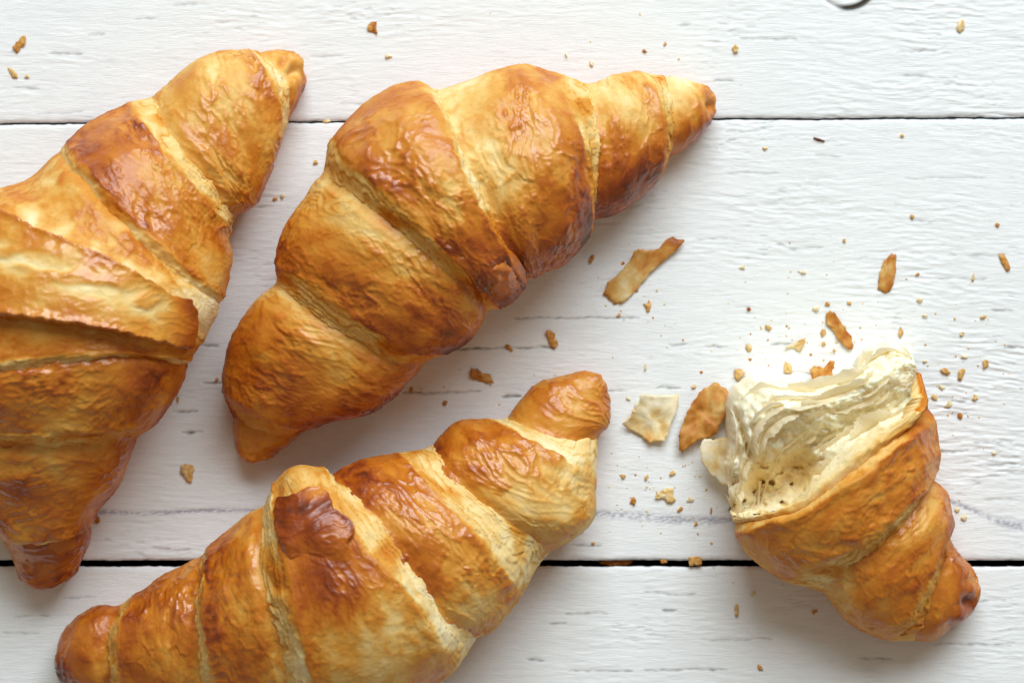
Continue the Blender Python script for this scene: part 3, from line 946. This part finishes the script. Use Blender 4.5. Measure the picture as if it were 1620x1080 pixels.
# ---- bitten croissant at the right
c4 = empty("croissant", base_of(1370, 830), "half eaten croissant torn open, pale airy crumb showing, crumbs around it", "croissant", GROUP)
R4 = Roll([
    [(1528, 893), (1541, 915), (1541, 943), (1524, 972)],
    [(1508, 872), (1520, 910), (1512, 955), (1492, 998)],
    [(1503, 850), (1490, 900), (1470, 960), (1448, 1013)],
    [(1503, 826), (1478, 880), (1450, 938), (1402, 1006)],
    [(1496, 785), (1455, 850), (1410, 910), (1352, 985)],
    [(1474, 756), (1438, 816), (1385, 868), (1330, 908), (1298, 935)],
    [(1479, 742), (1440, 790), (1370, 848), (1300, 886), (1243, 912)],
    [(1483, 712), (1420, 750), (1340, 800), (1268, 842), (1192, 876)],
    [(1473, 655), (1425, 695), (1345, 752), (1268, 806), (1164, 834)],
    [(1452, 585), (1463, 632), (1395, 670), (1325, 715), (1285, 755), (1262, 792), (1215, 806), (1157, 810)],
], seed=4, hk=0.66, blobs=[(1440, 700, 40, .05), (1390, 730, 50, .06), (1240, 840, 60, .06), (1400, 920, 60, .08), (1490, 820, 40, .06), (1520, 900, 30, .12), (1510, 950, 26, .12), (1340, 720, 60, -.06),
                   (1430, 800, 40, -.05), (1330, 905, 50, -.1), (1460, 590, 30, .6), (1470, 640, 20, .35)], dents=[(1526, 948, 9, -1.7, .3), (1532, 930, 8, .6, .1), (1512, 968, 8, .7, .12), (1500, 985, 8, -.8, .2)],
    hmul=[1, 1, 1, 1, 1, 1, 1, 1, 1, 0.95])
R4.wrap("tip", c4, ('tip',), ('under', 2), bake=.56, seed=1, T=1.4)
R4.wrap("dough_layer", c4, ('over', 3, 2), ('under', 5), bake=.54, bb=.5, seed=2, pale=.34)
R4.wrap("dough_layer", c4, ('over', 6, 5), ('over', 7.86, 8.06), bake=.53, bb=.42, seed=3, pale=.28, wr=.9)
R4.wrap("torn_rim", c4, ('under', 7.98), ('bite', 9), bake=.27, ba=.5, bb=.22, seed=4, gl=.2, wr=.7, T=.9, ud=2.6)

# ------------------------------------------------------------------ crumb of the bitten croissant
def torn_crumb():
    nb, na = 190, 120
    phi = np.linspace(0.12, math.pi - 0.05, nb)
    P, Z, v, H = R4.surf(np.array([R4.U[-1] - 10]), phi)
    rim, rz = P[0], Z[0]
    outer = np.array([(1446, 566), (1430, 548), (1404, 541), (1374, 548), (1359, 562), (1352, 580), (1318, 592), (1275, 606), (1225, 602), (1184, 592), (1160, 608),
                      (1146, 640), (1148, 672), (1146, 700), (1149, 732), (1154, 772), (1157, 806)], float)
    c = np.concatenate([[0], np.cumsum(np.linalg.norm(np.diff(outer, axis=0), axis=1))]); c /= c[-1]
    t = v ** 0.92
    O = np.stack([np.interp(t, c, outer[:, 0]), np.interp(t, c, outer[:, 1])], -1)
    OS = O.copy()
    O += 4.0 * np.stack([pn(t * 16, t * 0, 61), pn(t * 16, t * 0 + 5, 62)], -1)
    a = np.linspace(0, 1, na)[:, None]
    PX = rim[None, :, 0] * (1 - a) + O[None, :, 0] * a
    PY = rim[None, :, 1] * (1 - a) + O[None, :, 1] * a
    # height: drops behind the rim, rises to a fluffy mound, falls to the table
    prof_a = np.array([0, .10, .22, .42, .62, .82, .93, 1.0])
    prof_z = np.array([.93, .66, .50, .64, .74, .64, .46, .04])
    Zp = np.interp(a[:, 0], prof_a, prof_z)[:, None] * (0.25 * rz.max() + 0.75 * rz[None])
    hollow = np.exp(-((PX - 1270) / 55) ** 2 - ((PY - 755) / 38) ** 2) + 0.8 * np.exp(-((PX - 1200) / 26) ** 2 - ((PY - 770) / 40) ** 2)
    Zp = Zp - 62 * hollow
    Zp += 22 * np.exp(-((PX - 1400) / 45) ** 2 - ((PY - 610) / 40) ** 2) + 18 * np.exp(-((PX - 1230) / 50) ** 2 - ((PY - 650) / 28) ** 2)
    slit = np.exp(-(((PX - 1164) - (PY - 650) * 0.32) / 4.0) ** 2) * sst(640, 660, PY) * sst(735, 715, PY)
    Zp -= 26 * slit
    n = fbm(PX / 50, PY / 36, 63, 3, 0.5) * 12
    fa, fb = a * 150, t[None] * 420
    n += 3.2 * pn(fb / 9 + 1.5 * pn(fb / 40, fa / 30, 68), fa / 40, 69) + 3.2 * pn(PX / 9, PY / 8, 70) + 2.2 * pn(PX / 4.5, PY / 4, 71) + 3.5 * pn(PX / 20, PY / 15, 85)
    st_ = np.clip(1 - 2.0 * np.abs(pn(fb / 9 + 1.2 * pn(fb / 26, fa / 20, 78), fa / 30, 77)), 0, 1) ** 2
    st2 = np.clip(1 - 2.0 * np.abs(pn(fb / 5 + 1.2 * pn(fb / 14, fa / 14, 79), fa / 13, 80)), 0, 1) ** 2
    n += 2.6 * st_ + 1.6 * st2 - 2
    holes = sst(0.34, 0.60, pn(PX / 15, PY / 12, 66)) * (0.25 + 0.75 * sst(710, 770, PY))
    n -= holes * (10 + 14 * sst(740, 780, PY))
    edgef = sst(0, 0.10, a) * (0.35 + 0.65 * sst(1.0, 0.9, a))
    Zp = np.maximum(Zp + n * edgef, 2)
    Wd = np.stack(world_pt(PX, PY, Zp * S), -1)
    bake = 0.22 - 0.10 * st_ - 0.05 * st2 + 0.55 * np.clip(hollow, 0, 1) + 0.12 * fbm(PX / 30, PY / 30, 67, 3) + 0.25 * slit + 0.45 * holes + 0.25 * np.exp(-a / 0.05)  # hollow, slit, holes and creases darker: shade painted into the crumb colour
    # closed underside
    bot = Wd.copy(); bot[..., 2] = 0.0004
    verts = np.concatenate([Wd.reshape(-1, 3), bot[-1], bot[0]])
    F = grid_faces(na, nb)
    k = np.arange(nb - 1); b0 = na * nb
    sk = np.stack([(na - 1) * nb + k, (na - 1) * nb + k + 1, b0 + k + 1, b0 + k], -1)
    bt = np.stack([b0 + k, b0 + k + 1, b0 + nb + k + 1, b0 + nb + k], -1)
    A, B_, C = verts[F[:, 0]], verts[F[:, 1]], verts[F[:, 2]]
    if np.cross(B_ - A, C - A)[:, 2].sum() < 0: F = F[:, ::-1]; sk = sk[:, ::-1]; bt = bt[:, ::-1]
    bk = np.concatenate([bake.ravel(), np.full(2 * nb, .2)])
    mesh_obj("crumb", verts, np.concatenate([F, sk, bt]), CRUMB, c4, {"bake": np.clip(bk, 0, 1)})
    # torn membranes: thin ruffled sheets standing out of the crumb along its layers, with ragged upper edges
    r = random.Random(5)
    VV, FF, BB = [], [], []
    off = 0
    for q in range(84):
        ia = int(na * (0.10 + 0.86 * ((q * 0.618) % 1)))
        ln = r.uniform(18, 70)
        j0 = r.randrange(2, nb - 10); j1 = min(nb - 2, int(j0 + ln * .6))
        js = np.arange(j0, j1)
        if len(js) < 6: continue
        drift = r.uniform(-.25, .25)
        rows = np.clip(ia + drift * (js - j0) + 3 * pn(js / 12.0, js * 0 + q, 72), 2, na - 2)
        rows = np.round(np.convolve(np.pad(rows, 4, mode='edge'), np.ones(9) / 9, 'valid')).astype(int)
        if hollow[rows, js].mean() > .45: continue
        bx_ = PX[rows, js] + 4 * pn(js / 12.0, js * 0 + q, 73) + 0.6 * pn(js / 4.1, js * 0 + q, 86); by_ = PY[rows, js] + 4 * pn(js / 12.0, js * 0 + q, 74) + 0.6 * pn(js / 4.7, js * 0 + q, 87); bz_ = Zp[rows, js]
        sm_ = lambda q_: np.convolve(np.pad(q_, 4, mode='edge'), np.ones(9) / 9, 'valid')
        bx_, by_, bz_ = sm_(bx_), sm_(by_), sm_(bz_)
        out = OS[js] - rim[js]; out /= np.linalg.norm(out, axis=1)[:, None] + 1e-9
        sgn = r.choice((1, 1, -1))
        tt = (js - j0) / (len(js) - 1)
        hgt = r.uniform(5, 16) * np.sin(np.pi * np.clip(tt, 0.02, .98)) ** .5 * (1 + .6 * pn(js / 9.0, js * 0 + q, 75) + .16 * pn(js / 5.0, js * 0 + q, 88) )
        lean = sgn * r.uniform(.3, 1.3)
        K = 5
        for k in range(K):
            f = k / (K - 1)
            cx_ = bx_ + out[:, 0] * lean * hgt * f * (0.4 + 0.9 * f); cy_ = by_ + out[:, 1] * lean * hgt * f * (0.4 + 0.9 * f)
            cz_ = bz_ - 4 + (hgt + 4) * f * (1.25 - .35 * f)
            if k == K - 1:      # ragged, torn free edge
                rag = 3.2 * pn(js / 3.3, js * 0 + q, 89) + 2.6 * pn(js / 1.4, js * 0 + q, 90)
                cx_, cy_ = cx_ + out[:, 0] * lean * rag, cy_ + out[:, 1] * lean * rag
                cz_ = cz_ + rag
            w_ = np.stack(world_pt(cx_, cy_, np.maximum(cz_, 2) * S), -1)
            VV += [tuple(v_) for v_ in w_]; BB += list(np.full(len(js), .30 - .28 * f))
        m = len(js)
        for k in range(K - 1):
            for c_ in range(m - 1):
                x0 = off + k * m + c_
                FF.append((x0, x0 + 1, x0 + m + 1, x0 + m))
        off += m * K
    # stretched strands across the lower hollow
    for q in range(11):
        x0, y0 = 1166 + q * 8 + r.uniform(-3, 3), 803 + r.uniform(-3, 3)
        x1, y1 = x0 + r.uniform(2, 22), y0 - r.uniform(24, 46)
        z0, z1 = r.uniform(60, 85), r.uniform(50, 80)
        rad = r.uniform(.9, 2.0)
        for k in range(9):
            f = k / 8
            cx_, cy_, cz_ = x0 + (x1 - x0) * f, y0 + (y1 - y0) * f, z0 + (z1 - z0) * f - 9 * math.sin(math.pi * f)
            rr = rad * (1 + 1.6 * abs(2 * f - 1) ** 2)
            for e in range(6):
                g_ = e * math.pi / 3
                VV.append(world_pt(cx_ + rr * math.cos(g_), cy_, (cz_ + rr * math.sin(g_)) * S)); BB.append(.1)
        for k in range(8):
            for e in range(6):
                FF.append((off + k * 6 + e, off + k * 6 + (e + 1) % 6, off + k * 6 + 6 + (e + 1) % 6, off + k * 6 + 6 + e))
        off += 54
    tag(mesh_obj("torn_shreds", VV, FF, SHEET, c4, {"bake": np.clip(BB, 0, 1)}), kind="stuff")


torn_crumb()


# ------------------------------------------------------------------ loose flakes and crumbs
def flake(px, py, outline, bake=.5, bake2=None, z=0.0, th=0.35, curl=0.0, curl_ang=0.0, tilt=(0, 0), lump=.3, seed=0, name="pastry_flake", parent=None, label=None,
          group=None, cat=None, rings=5, grad_ang=0.0, dark=0.0, mat=None):
    """outline: list of px offsets round (px, py)"""
    oc = np.asarray(outline, float)
    n = max(14, int(len(oc) * 6))
    cl = np.concatenate([oc, oc[:1]])
    c = np.concatenate([[0], np.cumsum(np.linalg.norm(np.diff(cl, axis=0), axis=1))])
    t = np.linspace(0, c[-1], n, endpoint=False)
    ring = np.stack([np.interp(t, c, cl[:, 0]), np.interp(t, c, cl[:, 1])], -1)
    size = np.abs(oc).max()
    ring = ring * (1 + 0.10 * pn(t / (size * .35 + 2), t * 0 + seed, 300 + seed) + (0.10 * pn(t / 3.2, t * 0 + seed, 301 + seed) + 0.09 * pn(t / 8.5, t * 0 + seed, 302 + seed)) * min(1.0, 30 / size))[:, None]
    if size > 14:
        ring = ring + ring / (np.linalg.norm(ring, axis=1)[:, None] + 1e-9) * (1.5 * pn(t / 4.0, t * 0 + seed, 303) + 2.2 * pn(t / 10.0, t * 0 + seed, 304) + 1.0 * pn(t / 1.9, t * 0 + seed, 305))[:, None]
    rr = np.linspace(0, 1, rings + 1)[1:]
    L = np.concatenate([[[0, 0]]] + [ring * k for k in rr])
    ca, sa = math.cos(curl_ang), math.sin(curl_ang)
    q = L[:, 0] * ca + L[:, 1] * sa
    zz = curl * (q / size) ** 2 + tilt[0] * L[:, 0] + tilt[1] * L[:, 1]
    zz = zz + lump * size * 0.18 * fbm(L[:, 0] / (size * .8), L[:, 1] / (size * .8), 310 + seed, 3)
    zz = zz - zz.min()
    ga, gb = math.cos(grad_ang), math.sin(grad_ang)
    g = (L[:, 0] * ga + L[:, 1] * gb) / size
    bk = bake + ((bake2 if bake2 is not None else bake) - bake) * sst(-.7, .7, g) + 0.20 * fbm(L[:, 0] / (size * .45), L[:, 1] / (size * .45), 330 + seed, 4, .6)
    if size > 14: bk = bk - 0.07
    bk += dark * (np.hypot(L[:, 0], L[:, 1]) / size) ** 2
    rl = np.concatenate([[0]] + [np.full(n, k) for k in rr])
    thp = th / (S * 1000) * (1 - 0.8 * rl ** 2)
    X, Y = px + L[:, 0], py + L[:, 1]
    top = np.stack(world_pt(X, Y, z + (zz + thp) * S + 0.00015), -1)
    bot = np.stack(world_pt(X, Y, z + zz * S + 0.00015), -1)
    m = len(L)
    F = []
    for base, flip in ((0, True), (m, False)):
        for k in range(n):
            f = (base, base + 1 + k, base + 1 + (k + 1) % n)
            F.append(f[::-1] if flip else f)
        for r_ in range(rings - 1):
            for k in range(n):
                a, b = base + 1 + r_ * n + k, base + 1 + r_ * n + (k + 1) % n
                f = (a, a + n, b + n, b)
                F.append(f[::-1] if flip else f)
    e = 1 + (rings - 1) * n
    for k in range(n):
        a, b = e + k, e + (k + 1) % n
        F.append((a, m + a, m + b, b)[::-1])
    org = None if parent else base_of(px, py)
    V = np.concatenate([top, bot])
    # make sure the top faces up
    a, b, c3_ = V[F[0][0]], V[F[0][1]], V[F[0][2]]
    if np.cross(b - a, c3_ - a)[2] < 0: F = [f[::-1] for f in F]
    o = mesh_obj(name, V, F, mat or FLAKE, parent, {"bake": np.clip(np.concatenate([bk, bk]), 0, 1)}, origin=None if parent else org)
    tag(o, label, cat, group)
    return o


FG = "pastry flakes and crumbs on the planks"
# large flakes, outlined one by one
flake(1012, 432, [(71, -50), (52, -59), (39, -50), (30, -38), (6, -39), (-10, -34), (-17, -16), (-36, 3), (-52, 15), (-54, 31), (-47, 43), (-40, 49), (-26, 47), (-12, 35), (2, 17), (20, -4), (41, -22), (62, -39)],
      .34, .56, curl=26, curl_ang=0.9, tilt=(0, -0.05), th=.3, seed=1, label="longest loose flake, curled tan and brown strip right of the middle croissant's curled tip", cat="pastry flake", group=FG, grad_ang=-.3, dark=.15, rings=8)
flake(1034, 664, [(40, -40), (42, -34), (30, 4), (18, 32), (-6, 36), (-22, 24), (-44, 14), (-46, 6), (-32, -18), (-18, -42), (10, -38)],
      .14, .32, curl=22, curl_ang=0.8, th=.18, lump=.6, seed=2, label="broad pale cream flake beside the bottom croissant's upper tip", cat="pastry flake", group=FG, grad_ang=1.8, dark=.04, rings=8)
flake(1114, 658, [(30, -46), (40, -36), (46, -20), (30, 6), (20, 26), (4, 34), (-16, 44), (-38, 56), (-42, 44), (-36, 16), (-20, -20), (-2, -44), (14, -54)],
      .62, .56, curl=20, curl_ang=0.5, th=.35, z=.001, seed=3, label="large jagged brown flake touching the left side of the torn croissant", cat="pastry flake", group=FG, rings=8, lump=.7)
flake(1328, 522, [(-22, -22), (-14, -30), (-6, -26), (6, -8), (20, 12), (22, 28), (14, 30), (4, 22), (-10, 2), (-20, -10)],
      .6, .64, curl=14, curl_ang=2.3, th=.35, seed=4, label="slanted brown flake just above the torn croissant's opening", cat="pastry flake", group=FG)
flake(1403, 433, [(8, -32), (15, -30), (14, 0), (6, 28), (-2, 30), (-15, 26), (-12, 4), (-6, -20)],
      .5, .62, curl=10, curl_ang=0.2, th=.3, seed=5, label="upright brown flake standing alone above the torn croissant", cat="pastry flake", group=FG, dark=.1)
flake(1299, 592, [(22, -20), (18, 0), (2, 16), (-16, 24), (-24, 26), (-14, 8), (-18, -8), (-10, -14), (4, -10), (14, -22)],
      .56, .7, curl=12, curl_ang=1.2, th=.35, z=.002, seed=6, label="ragged brown flake tucked behind the torn croissant's upper edge", cat="pastry flake", group=FG)
flake(1588, 415, [(-8, -14), (0, -14), (8, 0), (11, 13), (5, 14), (-4, 2)], .52, .5, curl=4, seed=7, label="slim tan flake near the right edge, level with the upright brown flake", cat="pastry flake", group=FG)
flake(762, 594, [(-18, -12), (-6, -10), (2, -4), (14, -2), (20, 12), (4, 11), (-10, 6), (-17, 4)], .78, .52, curl=5, seed=8, label="flat brown flake with a dark corner between the middle and bottom croissants", cat="pastry flake", group=FG)
flake(873, 537, [(-10, -15), (-3, -16), (6, -6), (10, 8), (5, 15), (0, 13), (-6, 2)], .62, .55, curl=6, curl_ang=.5, seed=9, label="oval brown flake below the middle croissant's curled tip", cat="pastry flake", group=FG)
flake(297, 747, [(-10, -12), (2, -14), (10, -8), (9, 4), (6, 16), (-2, 14), (-6, 4), (-11, 0)], .4, .44, lump=.8, seed=10, label="tan crumb lying alone between the left and bottom croissants", cat="crumb", group=FG)
flake(31, 71, [(-6, -4), (2, -12), (10, -15), (9, -2), (2, 6), (-4, 14), (-11, 4)], .62, .5, curl=5, seed=11, label="brown flake in the top left corner of the planks", cat="pastry flake", group=FG)
flake(589, 44, [(-7, -4), (-2, -9), (7, -10), (6, 2), (9, 10), (-2, 7), (-8, 4)], .5, .66, curl=3, seed=12, label="small brown flake above the middle croissant, close to the top edge", cat="pastry flake", group=FG)
flake(1054, 783, [(-8, -8), (4, -13), (12, -10), (10, 0), (16, 8), (6, 13), (-6, 6), (-18, 6), (-14, -2)], .3, .36, lump=.8, seed=13, label="biggest tan crumb left of the torn croissant, above the wide dark gap", cat="crumb", group=FG)
flake(1258, 545, [(18, -12), (14, 2), (6, 11), (-4, 6), (-20, 4), (-4, -2)], .12, .4, curl=8, seed=14, label="pale three cornered flake above the torn croissant's left part", cat="pastry flake", group=FG)
flake(1247, 581, [(-5, -10), (3, -6), (6, 0), (5, 10), (-6, 9), (-7, 0)], .3, .34, curl=4, seed=15, label="squarish pale tan crumb just above the torn crumb", cat="crumb", group=FG)
flake(1170, 592, [(-8, -8), (2, -9), (10, -2), (4, 4), (-2, 12), (-8, 4)], .42, .3, z=.0, curl=5, seed=16, label="tan flake at the torn croissant's upper left corner", cat="pastry flake", group=FG)
flake(1025, 484, [(2, -10), (6, -2), (3, 8), (-2, 10), (-3, 3), (-8, -4), (-2, -3)], .46, .4, seed=17, label="thin tan crumb right below the longest loose flake", cat="crumb", group=FG)
flake(1520, 42, [(-4, -8), (3, -11), (7, -4), (5, 5), (-1, 11), (-7, 4)], .18, .26, curl=3, seed=18, label="pale round flake in the top right corner of the planks", cat="pastry flake", group=FG)
flake(1100, 887, [(-11, -6), (4, -8), (11, -3), (10, 6), (-2, 7), (-10, 8)], .42, .5, lump=.6, z=.0004, seed=19, label="tan crumb bridging the wide dark gap left of the torn croissant", cat="crumb", group=FG)
flake(974, 889, [(-28, 0), (-10, -5), (14, -6), (27, -3), (26, 3), (8, 6), (-12, 6)], .74, .84, z=-.0022, lump=.3, seed=20, label="long dark brown sliver wedged in the wide gap between planks", cat="pastry flake", group=FG)
flake(1296, 221, [(-9, -4), (0, -2), (9, 2), (8, 4), (-2, 2), (-9, -1)], 1.0, 1.0, seed=21, label="dark brown splinter under the thin gap at upper right", cat="splinter", group=FG)
flake(20, 115, [(-8, -8), (0, -6), (8, 4), (8, 9), (0, 8), (-5, 0)], .3, .36, seed=22, label="pale tan crumb under the brown flake in the top left corner", cat="crumb", group=FG)

# small crumbs: x, y, half length, half width, angle (deg), browning, label
TINY = [
    (42, 121, 4, 3, 0, .35, "tiny tan crumb right of the pale crumb in the top left corner"),
    (614, 89, 6, 5, 0, .25, "pale crumb below the small brown flake at the top"),
    (1019, 81, 4, 2.5, 10, .7, "tiny brown crumb above the middle croissant's right tip, left of two"),
    (1052, 69, 3, 3, 0, .45, "tiny tan crumb above the middle croissant's right tip, right of two"),
    (896, 87, 3, 3, 0, .2, "tiny pale crumb over the middle croissant's pale stripe"),
    (936, 101, 5, 4, 30, .2, "pale crumb just above the middle croissant's right third"),
    (1163, 77, 6, 5, 50, .4, "tan crumb above the thin gap, right of the middle croissant's right tip"),
    (1210, 235, 4, 3.5, 0, .42, "small tan crumb under the thin gap, left of the splinter"),
    (1428, 215, 4, 3.5, 0, .48, "small tan crumb under the thin gap, right of the splinter"),
    (937, 409, 8, 4, -60, .6, "small brown crumb left of the longest loose flake"),
    (985, 416, 4, 3, -60, .66, "tiny brown crumb on the upper edge of the longest loose flake"),
    (979, 499, 4, 3, -50, .45, "tiny tan crumb under the lower end of the longest loose flake"),
    (805, 549, 9, 3, 42, .64, "thin brown sliver below the middle croissant, left of the oval flake"),
    (704, 636, 4.5, 4, 0, .66, "small brown crumb left of the bottom croissant's upper tip"),
    (650, 616, 3, 5, 0, .5, "tiny tan crumb just under the middle croissant's lower edge"),
    (499, 257, 4, 4, 0, .4, "tan crumb touching the middle croissant's left shoulder"),
    (435, 315, 4, 3, 0, .55, "brown crumb between the left and middle croissants, left of a pair"),
    (447, 310, 3, 3, 0, .35, "pale tan crumb between the left and middle croissants, right of a pair"),
    (343, 601, 4, 3.5, 0, .48, "tiny tan crumb left of the middle croissant's lower end"),
    (282, 631, 3, 4, 0, .3, "tiny pale crumb close to the left croissant's inner side"),
    (154, 822, 4, 6, 20, .66, "small brown crumb beside the left croissant's lower tip"),
    (516, 192, 6, 4, 0, .4, "tan crumb in the thin gap between the left and middle croissants"),
    (1443, 343, 4, 4, 30, .58, "lone brown crumb on the upper right of the middle plank"),
    (1578, 355, 3, 4, 0, .55, "tiny brown crumb above the slim tan flake at the right edge"),
    (1336, 381, 4, 3, 0, .42, "tiny tan crumb up and left of the upright brown flake"),
    (1451, 434, 3, 4, 30, .5, "tiny tan crumb right of the upright brown flake"),
    (1540, 439, 3, 7, 10, .26, "narrow pale crumb left of the slim tan flake"),
    (1272, 430, 5, 4, 0, .16, "very pale crumb halfway between longest flake and upright flake"),
    (1175, 423, 5, 3, 0, .14, "very pale crumb right of the longest loose flake"),
    (1456, 474, 6, 6, 30, .2, "pale crumb below and right of the upright brown flake"),
    (1462, 499, 6, 3.5, 0, .16, "very pale crumb above the torn croissant's top corner"),
    (1290, 488, 6, 5, 0, .1, "cream crumb left of the slanted brown flake's top"),
    (1309, 481, 4, 3.5, 0, .55, "small brown crumb above the slanted brown flake"),
    (1344, 480, 5, 3, 20, .42, "small tan crumb right above the slanted brown flake"),
    (1185, 489, 4, 3, 40, .85, "tiny reddish brown crumb left of the crumbs above the torn croissant"),
    (1216, 518, 7, 5, 45, .42, "tan crumb up and left of the pale three cornered flake"),
    (1185, 550, 6, 6, 50, .38, "tan crumb left of the pale three cornered flake"),
    (1302, 527, 5, 6, 0, .52, "tan crumb touching the slanted brown flake's left side, upper of two"),
    (1303, 544, 4, 5, 0, .5, "tan crumb below the slanted brown flake's left side, lower of two"),
    (1320, 554, 3, 3, 0, .4, "tiny tan crumb under the slanted brown flake"),
    (1425, 526, 4, 10, 5, .45, "upright tan crumb leaning on the torn croissant's top corner"),
    (1556, 502, 8, 4, -20, .34, "pale tan crumb up and right of the torn croissant"),
    (1522, 528, 3, 3, 0, .25, "tiny pale crumb right of the torn croissant's top corner"),
    (1463, 571, 4, 3, 0, .25, "tiny pale crumb beside the torn croissant's top corner"),
    (1525, 564, 6, 3, 0, .22, "pale crumb over the row of tan crumbs right of the torn croissant"),
    (1495, 586, 8, 5, 20, .46, "oval tan crumb, first of the row right of the torn croissant"),
    (1521, 592, 6, 8, 20, .42, "chunky tan crumb, second of the row right of the torn croissant"),
    (1560, 576, 8, 6, 25, .4, "tan crumb, farthest right of the row by the torn croissant"),
    (1478, 629, 7, 5, 30, .42, "tan crumb touching the torn croissant's right side"),
    (1543, 629, 5, 5, 0, .4, "round tan crumb right of the cracked paint by the torn croissant"),
    (1490, 612, 6, 3, 40, .22, "pale crumb between the oval crumb and the torn croissant"),
    (1500, 640, 8, 4, -30, .24, "pale crumb left of the cracked paint by the torn croissant"),
    (1519, 659, 6, 4, 60, .72, "brown crumb caught in cracked paint right of the torn croissant"),
    (1098, 612, 4, 3.5, 0, .32, "tiny tan crumb above the large jagged brown flake"),
    (1003, 651, 4, 5, 0, .36, "tiny tan crumb on the left edge of the broad cream flake"),
    (994, 630, 4, 2.5, 60, .15, "tiny pale crumb above the broad cream flake's left end"),
    (1021, 580, 2, 7, 0, .3, "thin upright pale sliver above the broad cream flake"),
    (986, 753, 4, 3, 15, .42, "tiny tan crumb right of the bottom croissant, first of three in a row"),
    (1023, 755, 3, 5, 15, .38, "tiny tan crumb right of the bottom croissant, second of three in a row"),
    (1064, 748, 5, 3.5, -30, .42, "tiny tan crumb right of the bottom croissant, third of three in a row"),
    (1041, 783, 5, 5, 0, .34, "small tan crumb touching the biggest tan crumb's left side"),
    (1002, 791, 5, 7, 10, .6, "brown crumb left of the biggest tan crumb"),
    (1076, 806, 5, 4, -30, .58, "brown crumb on the grey scrape left of the torn croissant"),
    (1092, 790, 6, 4, 0, .2, "pale crumb between the biggest tan crumb and the torn croissant"),
    (1125, 807, 2, 6, 10, .6, "thin dark sliver by the torn croissant's lower left corner"),
    (1101, 828, 3, 4, 0, .46, "tiny tan crumb just under the grey scrape"),
    (939, 859, 3.5, 2.5, 15, .5, "tiny tan crumb above the wide gap, right of the bottom croissant"),
    (1049, 888, 6, 4, 0, .66, "brown crumb in the wide gap, between sliver and bridging crumb"),
    (1166, 964, 4, 10, 3, .44, "upright seed shaped crumb under the wide gap, left of the torn croissant"),
    (1289, 967, 6, 4, -30, .56, "brown crumb in the torn croissant's shadow"),
    (1203, 1055, 6, 4, 35, .58, "brown crumb near the bottom edge, right of centre"),
    (1192, 938, 5, 3, -30, .24, "pale crumb just under the wide gap beside the torn croissant"),
    (1514, 806, 4, 5, 0, .28, "tiny pale crumb right of the torn croissant's lower turn, upper of two"),
    (1524, 818, 6, 6, 0, .22, "pale crumb right of the torn croissant's lower turn, lower of two"),
    (1573, 717, 5, 4, 0, .22, "pale crumb near the right edge, far right of the torn croissant"),
]
r_ = random.Random(11)
for i, (x, y, a, b, ang, bk, lab) in enumerate(TINY):
    k = r_.randrange(5, 9)
    t0 = math.radians(ang)
    pts = []
    for q in range(k):
        f = 2 * math.pi * q / k + r_.uniform(-.25, .25)
        rr = r_.uniform(.6, 1.35)
        ex, ey = a * math.cos(f) * rr, b * math.sin(f) * rr
        pts.append((ex * math.cos(t0) - ey * math.sin(t0), ex * math.sin(t0) + ey * math.cos(t0)))
    gap = y in (888, 192)
    bk -= .07
    flake(x, y, pts, bk, bk + r_.uniform(-.12, .12), th=.22 + .02 * min(a, b), curl=r_.uniform(0, 3.5), curl_ang=r_.uniform(0, 3), lump=.9, seed=40 + i, rings=3,
          z=-.0006 if gap else (.0028 if (x, y) in ((985, 416), (1003, 651)) else 0.0), name="pastry_crumb", label=lab, cat="crumb", group=FG)

# thin pale layer hanging off the torn side
flake(1128, 726, [(24, -34), (34, 0), (36, 44), (16, 40), (-2, 26), (-16, 8), (-22, -16), (-14, -32)], .16, .26, z=.004, curl=10, curl_ang=.4, th=.5, seed=200,
      name="loose_layer", parent=c4, rings=7, label="pale thin layer peeling off the torn side")

# fine dust of crumbs near the tear, too small to count
def crumb_dust():
    r = random.Random(23)
    VV, FF, BB = [], [], []
    spots = [(1250, 560, 120, 50, 70), (1500, 620, 50, 60, 60), (1060, 770, 55, 40, 50), (1330, 500, 130, 60, 50), (1180, 850, 120, 60, 12), (900, 120, 260, 60, 14), (1000, 480, 40, 50, 16), (760, 600, 90, 40, 12)]
    for cx, cy, sx, sy, n in spots:
        for _ in range(n):
            x, y = r.gauss(cx, sx), r.gauss(cy, sy)
            a = r.uniform(.8, 2.3) * (1.35 if r.random() < .15 else 1)
            b = a * r.uniform(.4, 1)
            an = r.uniform(0, 3.14); o = len(VV)
            for q in range(5):
                f = q * 2 * math.pi / 5 + r.uniform(-.3, .3)
                ex, ey = a * math.cos(f), b * math.sin(f)
                VV.append(world_pt(x + ex * math.cos(an) - ey * math.sin(an), y + ex * math.sin(an) + ey * math.cos(an), .00006))
            VV.append(world_pt(x, y, .00006 + b * S * .8))
            bk = r.choice((.15, .2, .3, .4, .55))
            BB += [bk] * 6
            for q in range(5): FF.append((o + (q + 1) % 5, o + q, o + 5))
    o = mesh_obj("crumb_dust", VV, FF, FLAKE, None, {"bake": BB}, smooth=False)
    tag(o, "fine dust of pastry crumbs speckled over the white planks near the tear", "crumbs", None, "stuff")


crumb_dust()
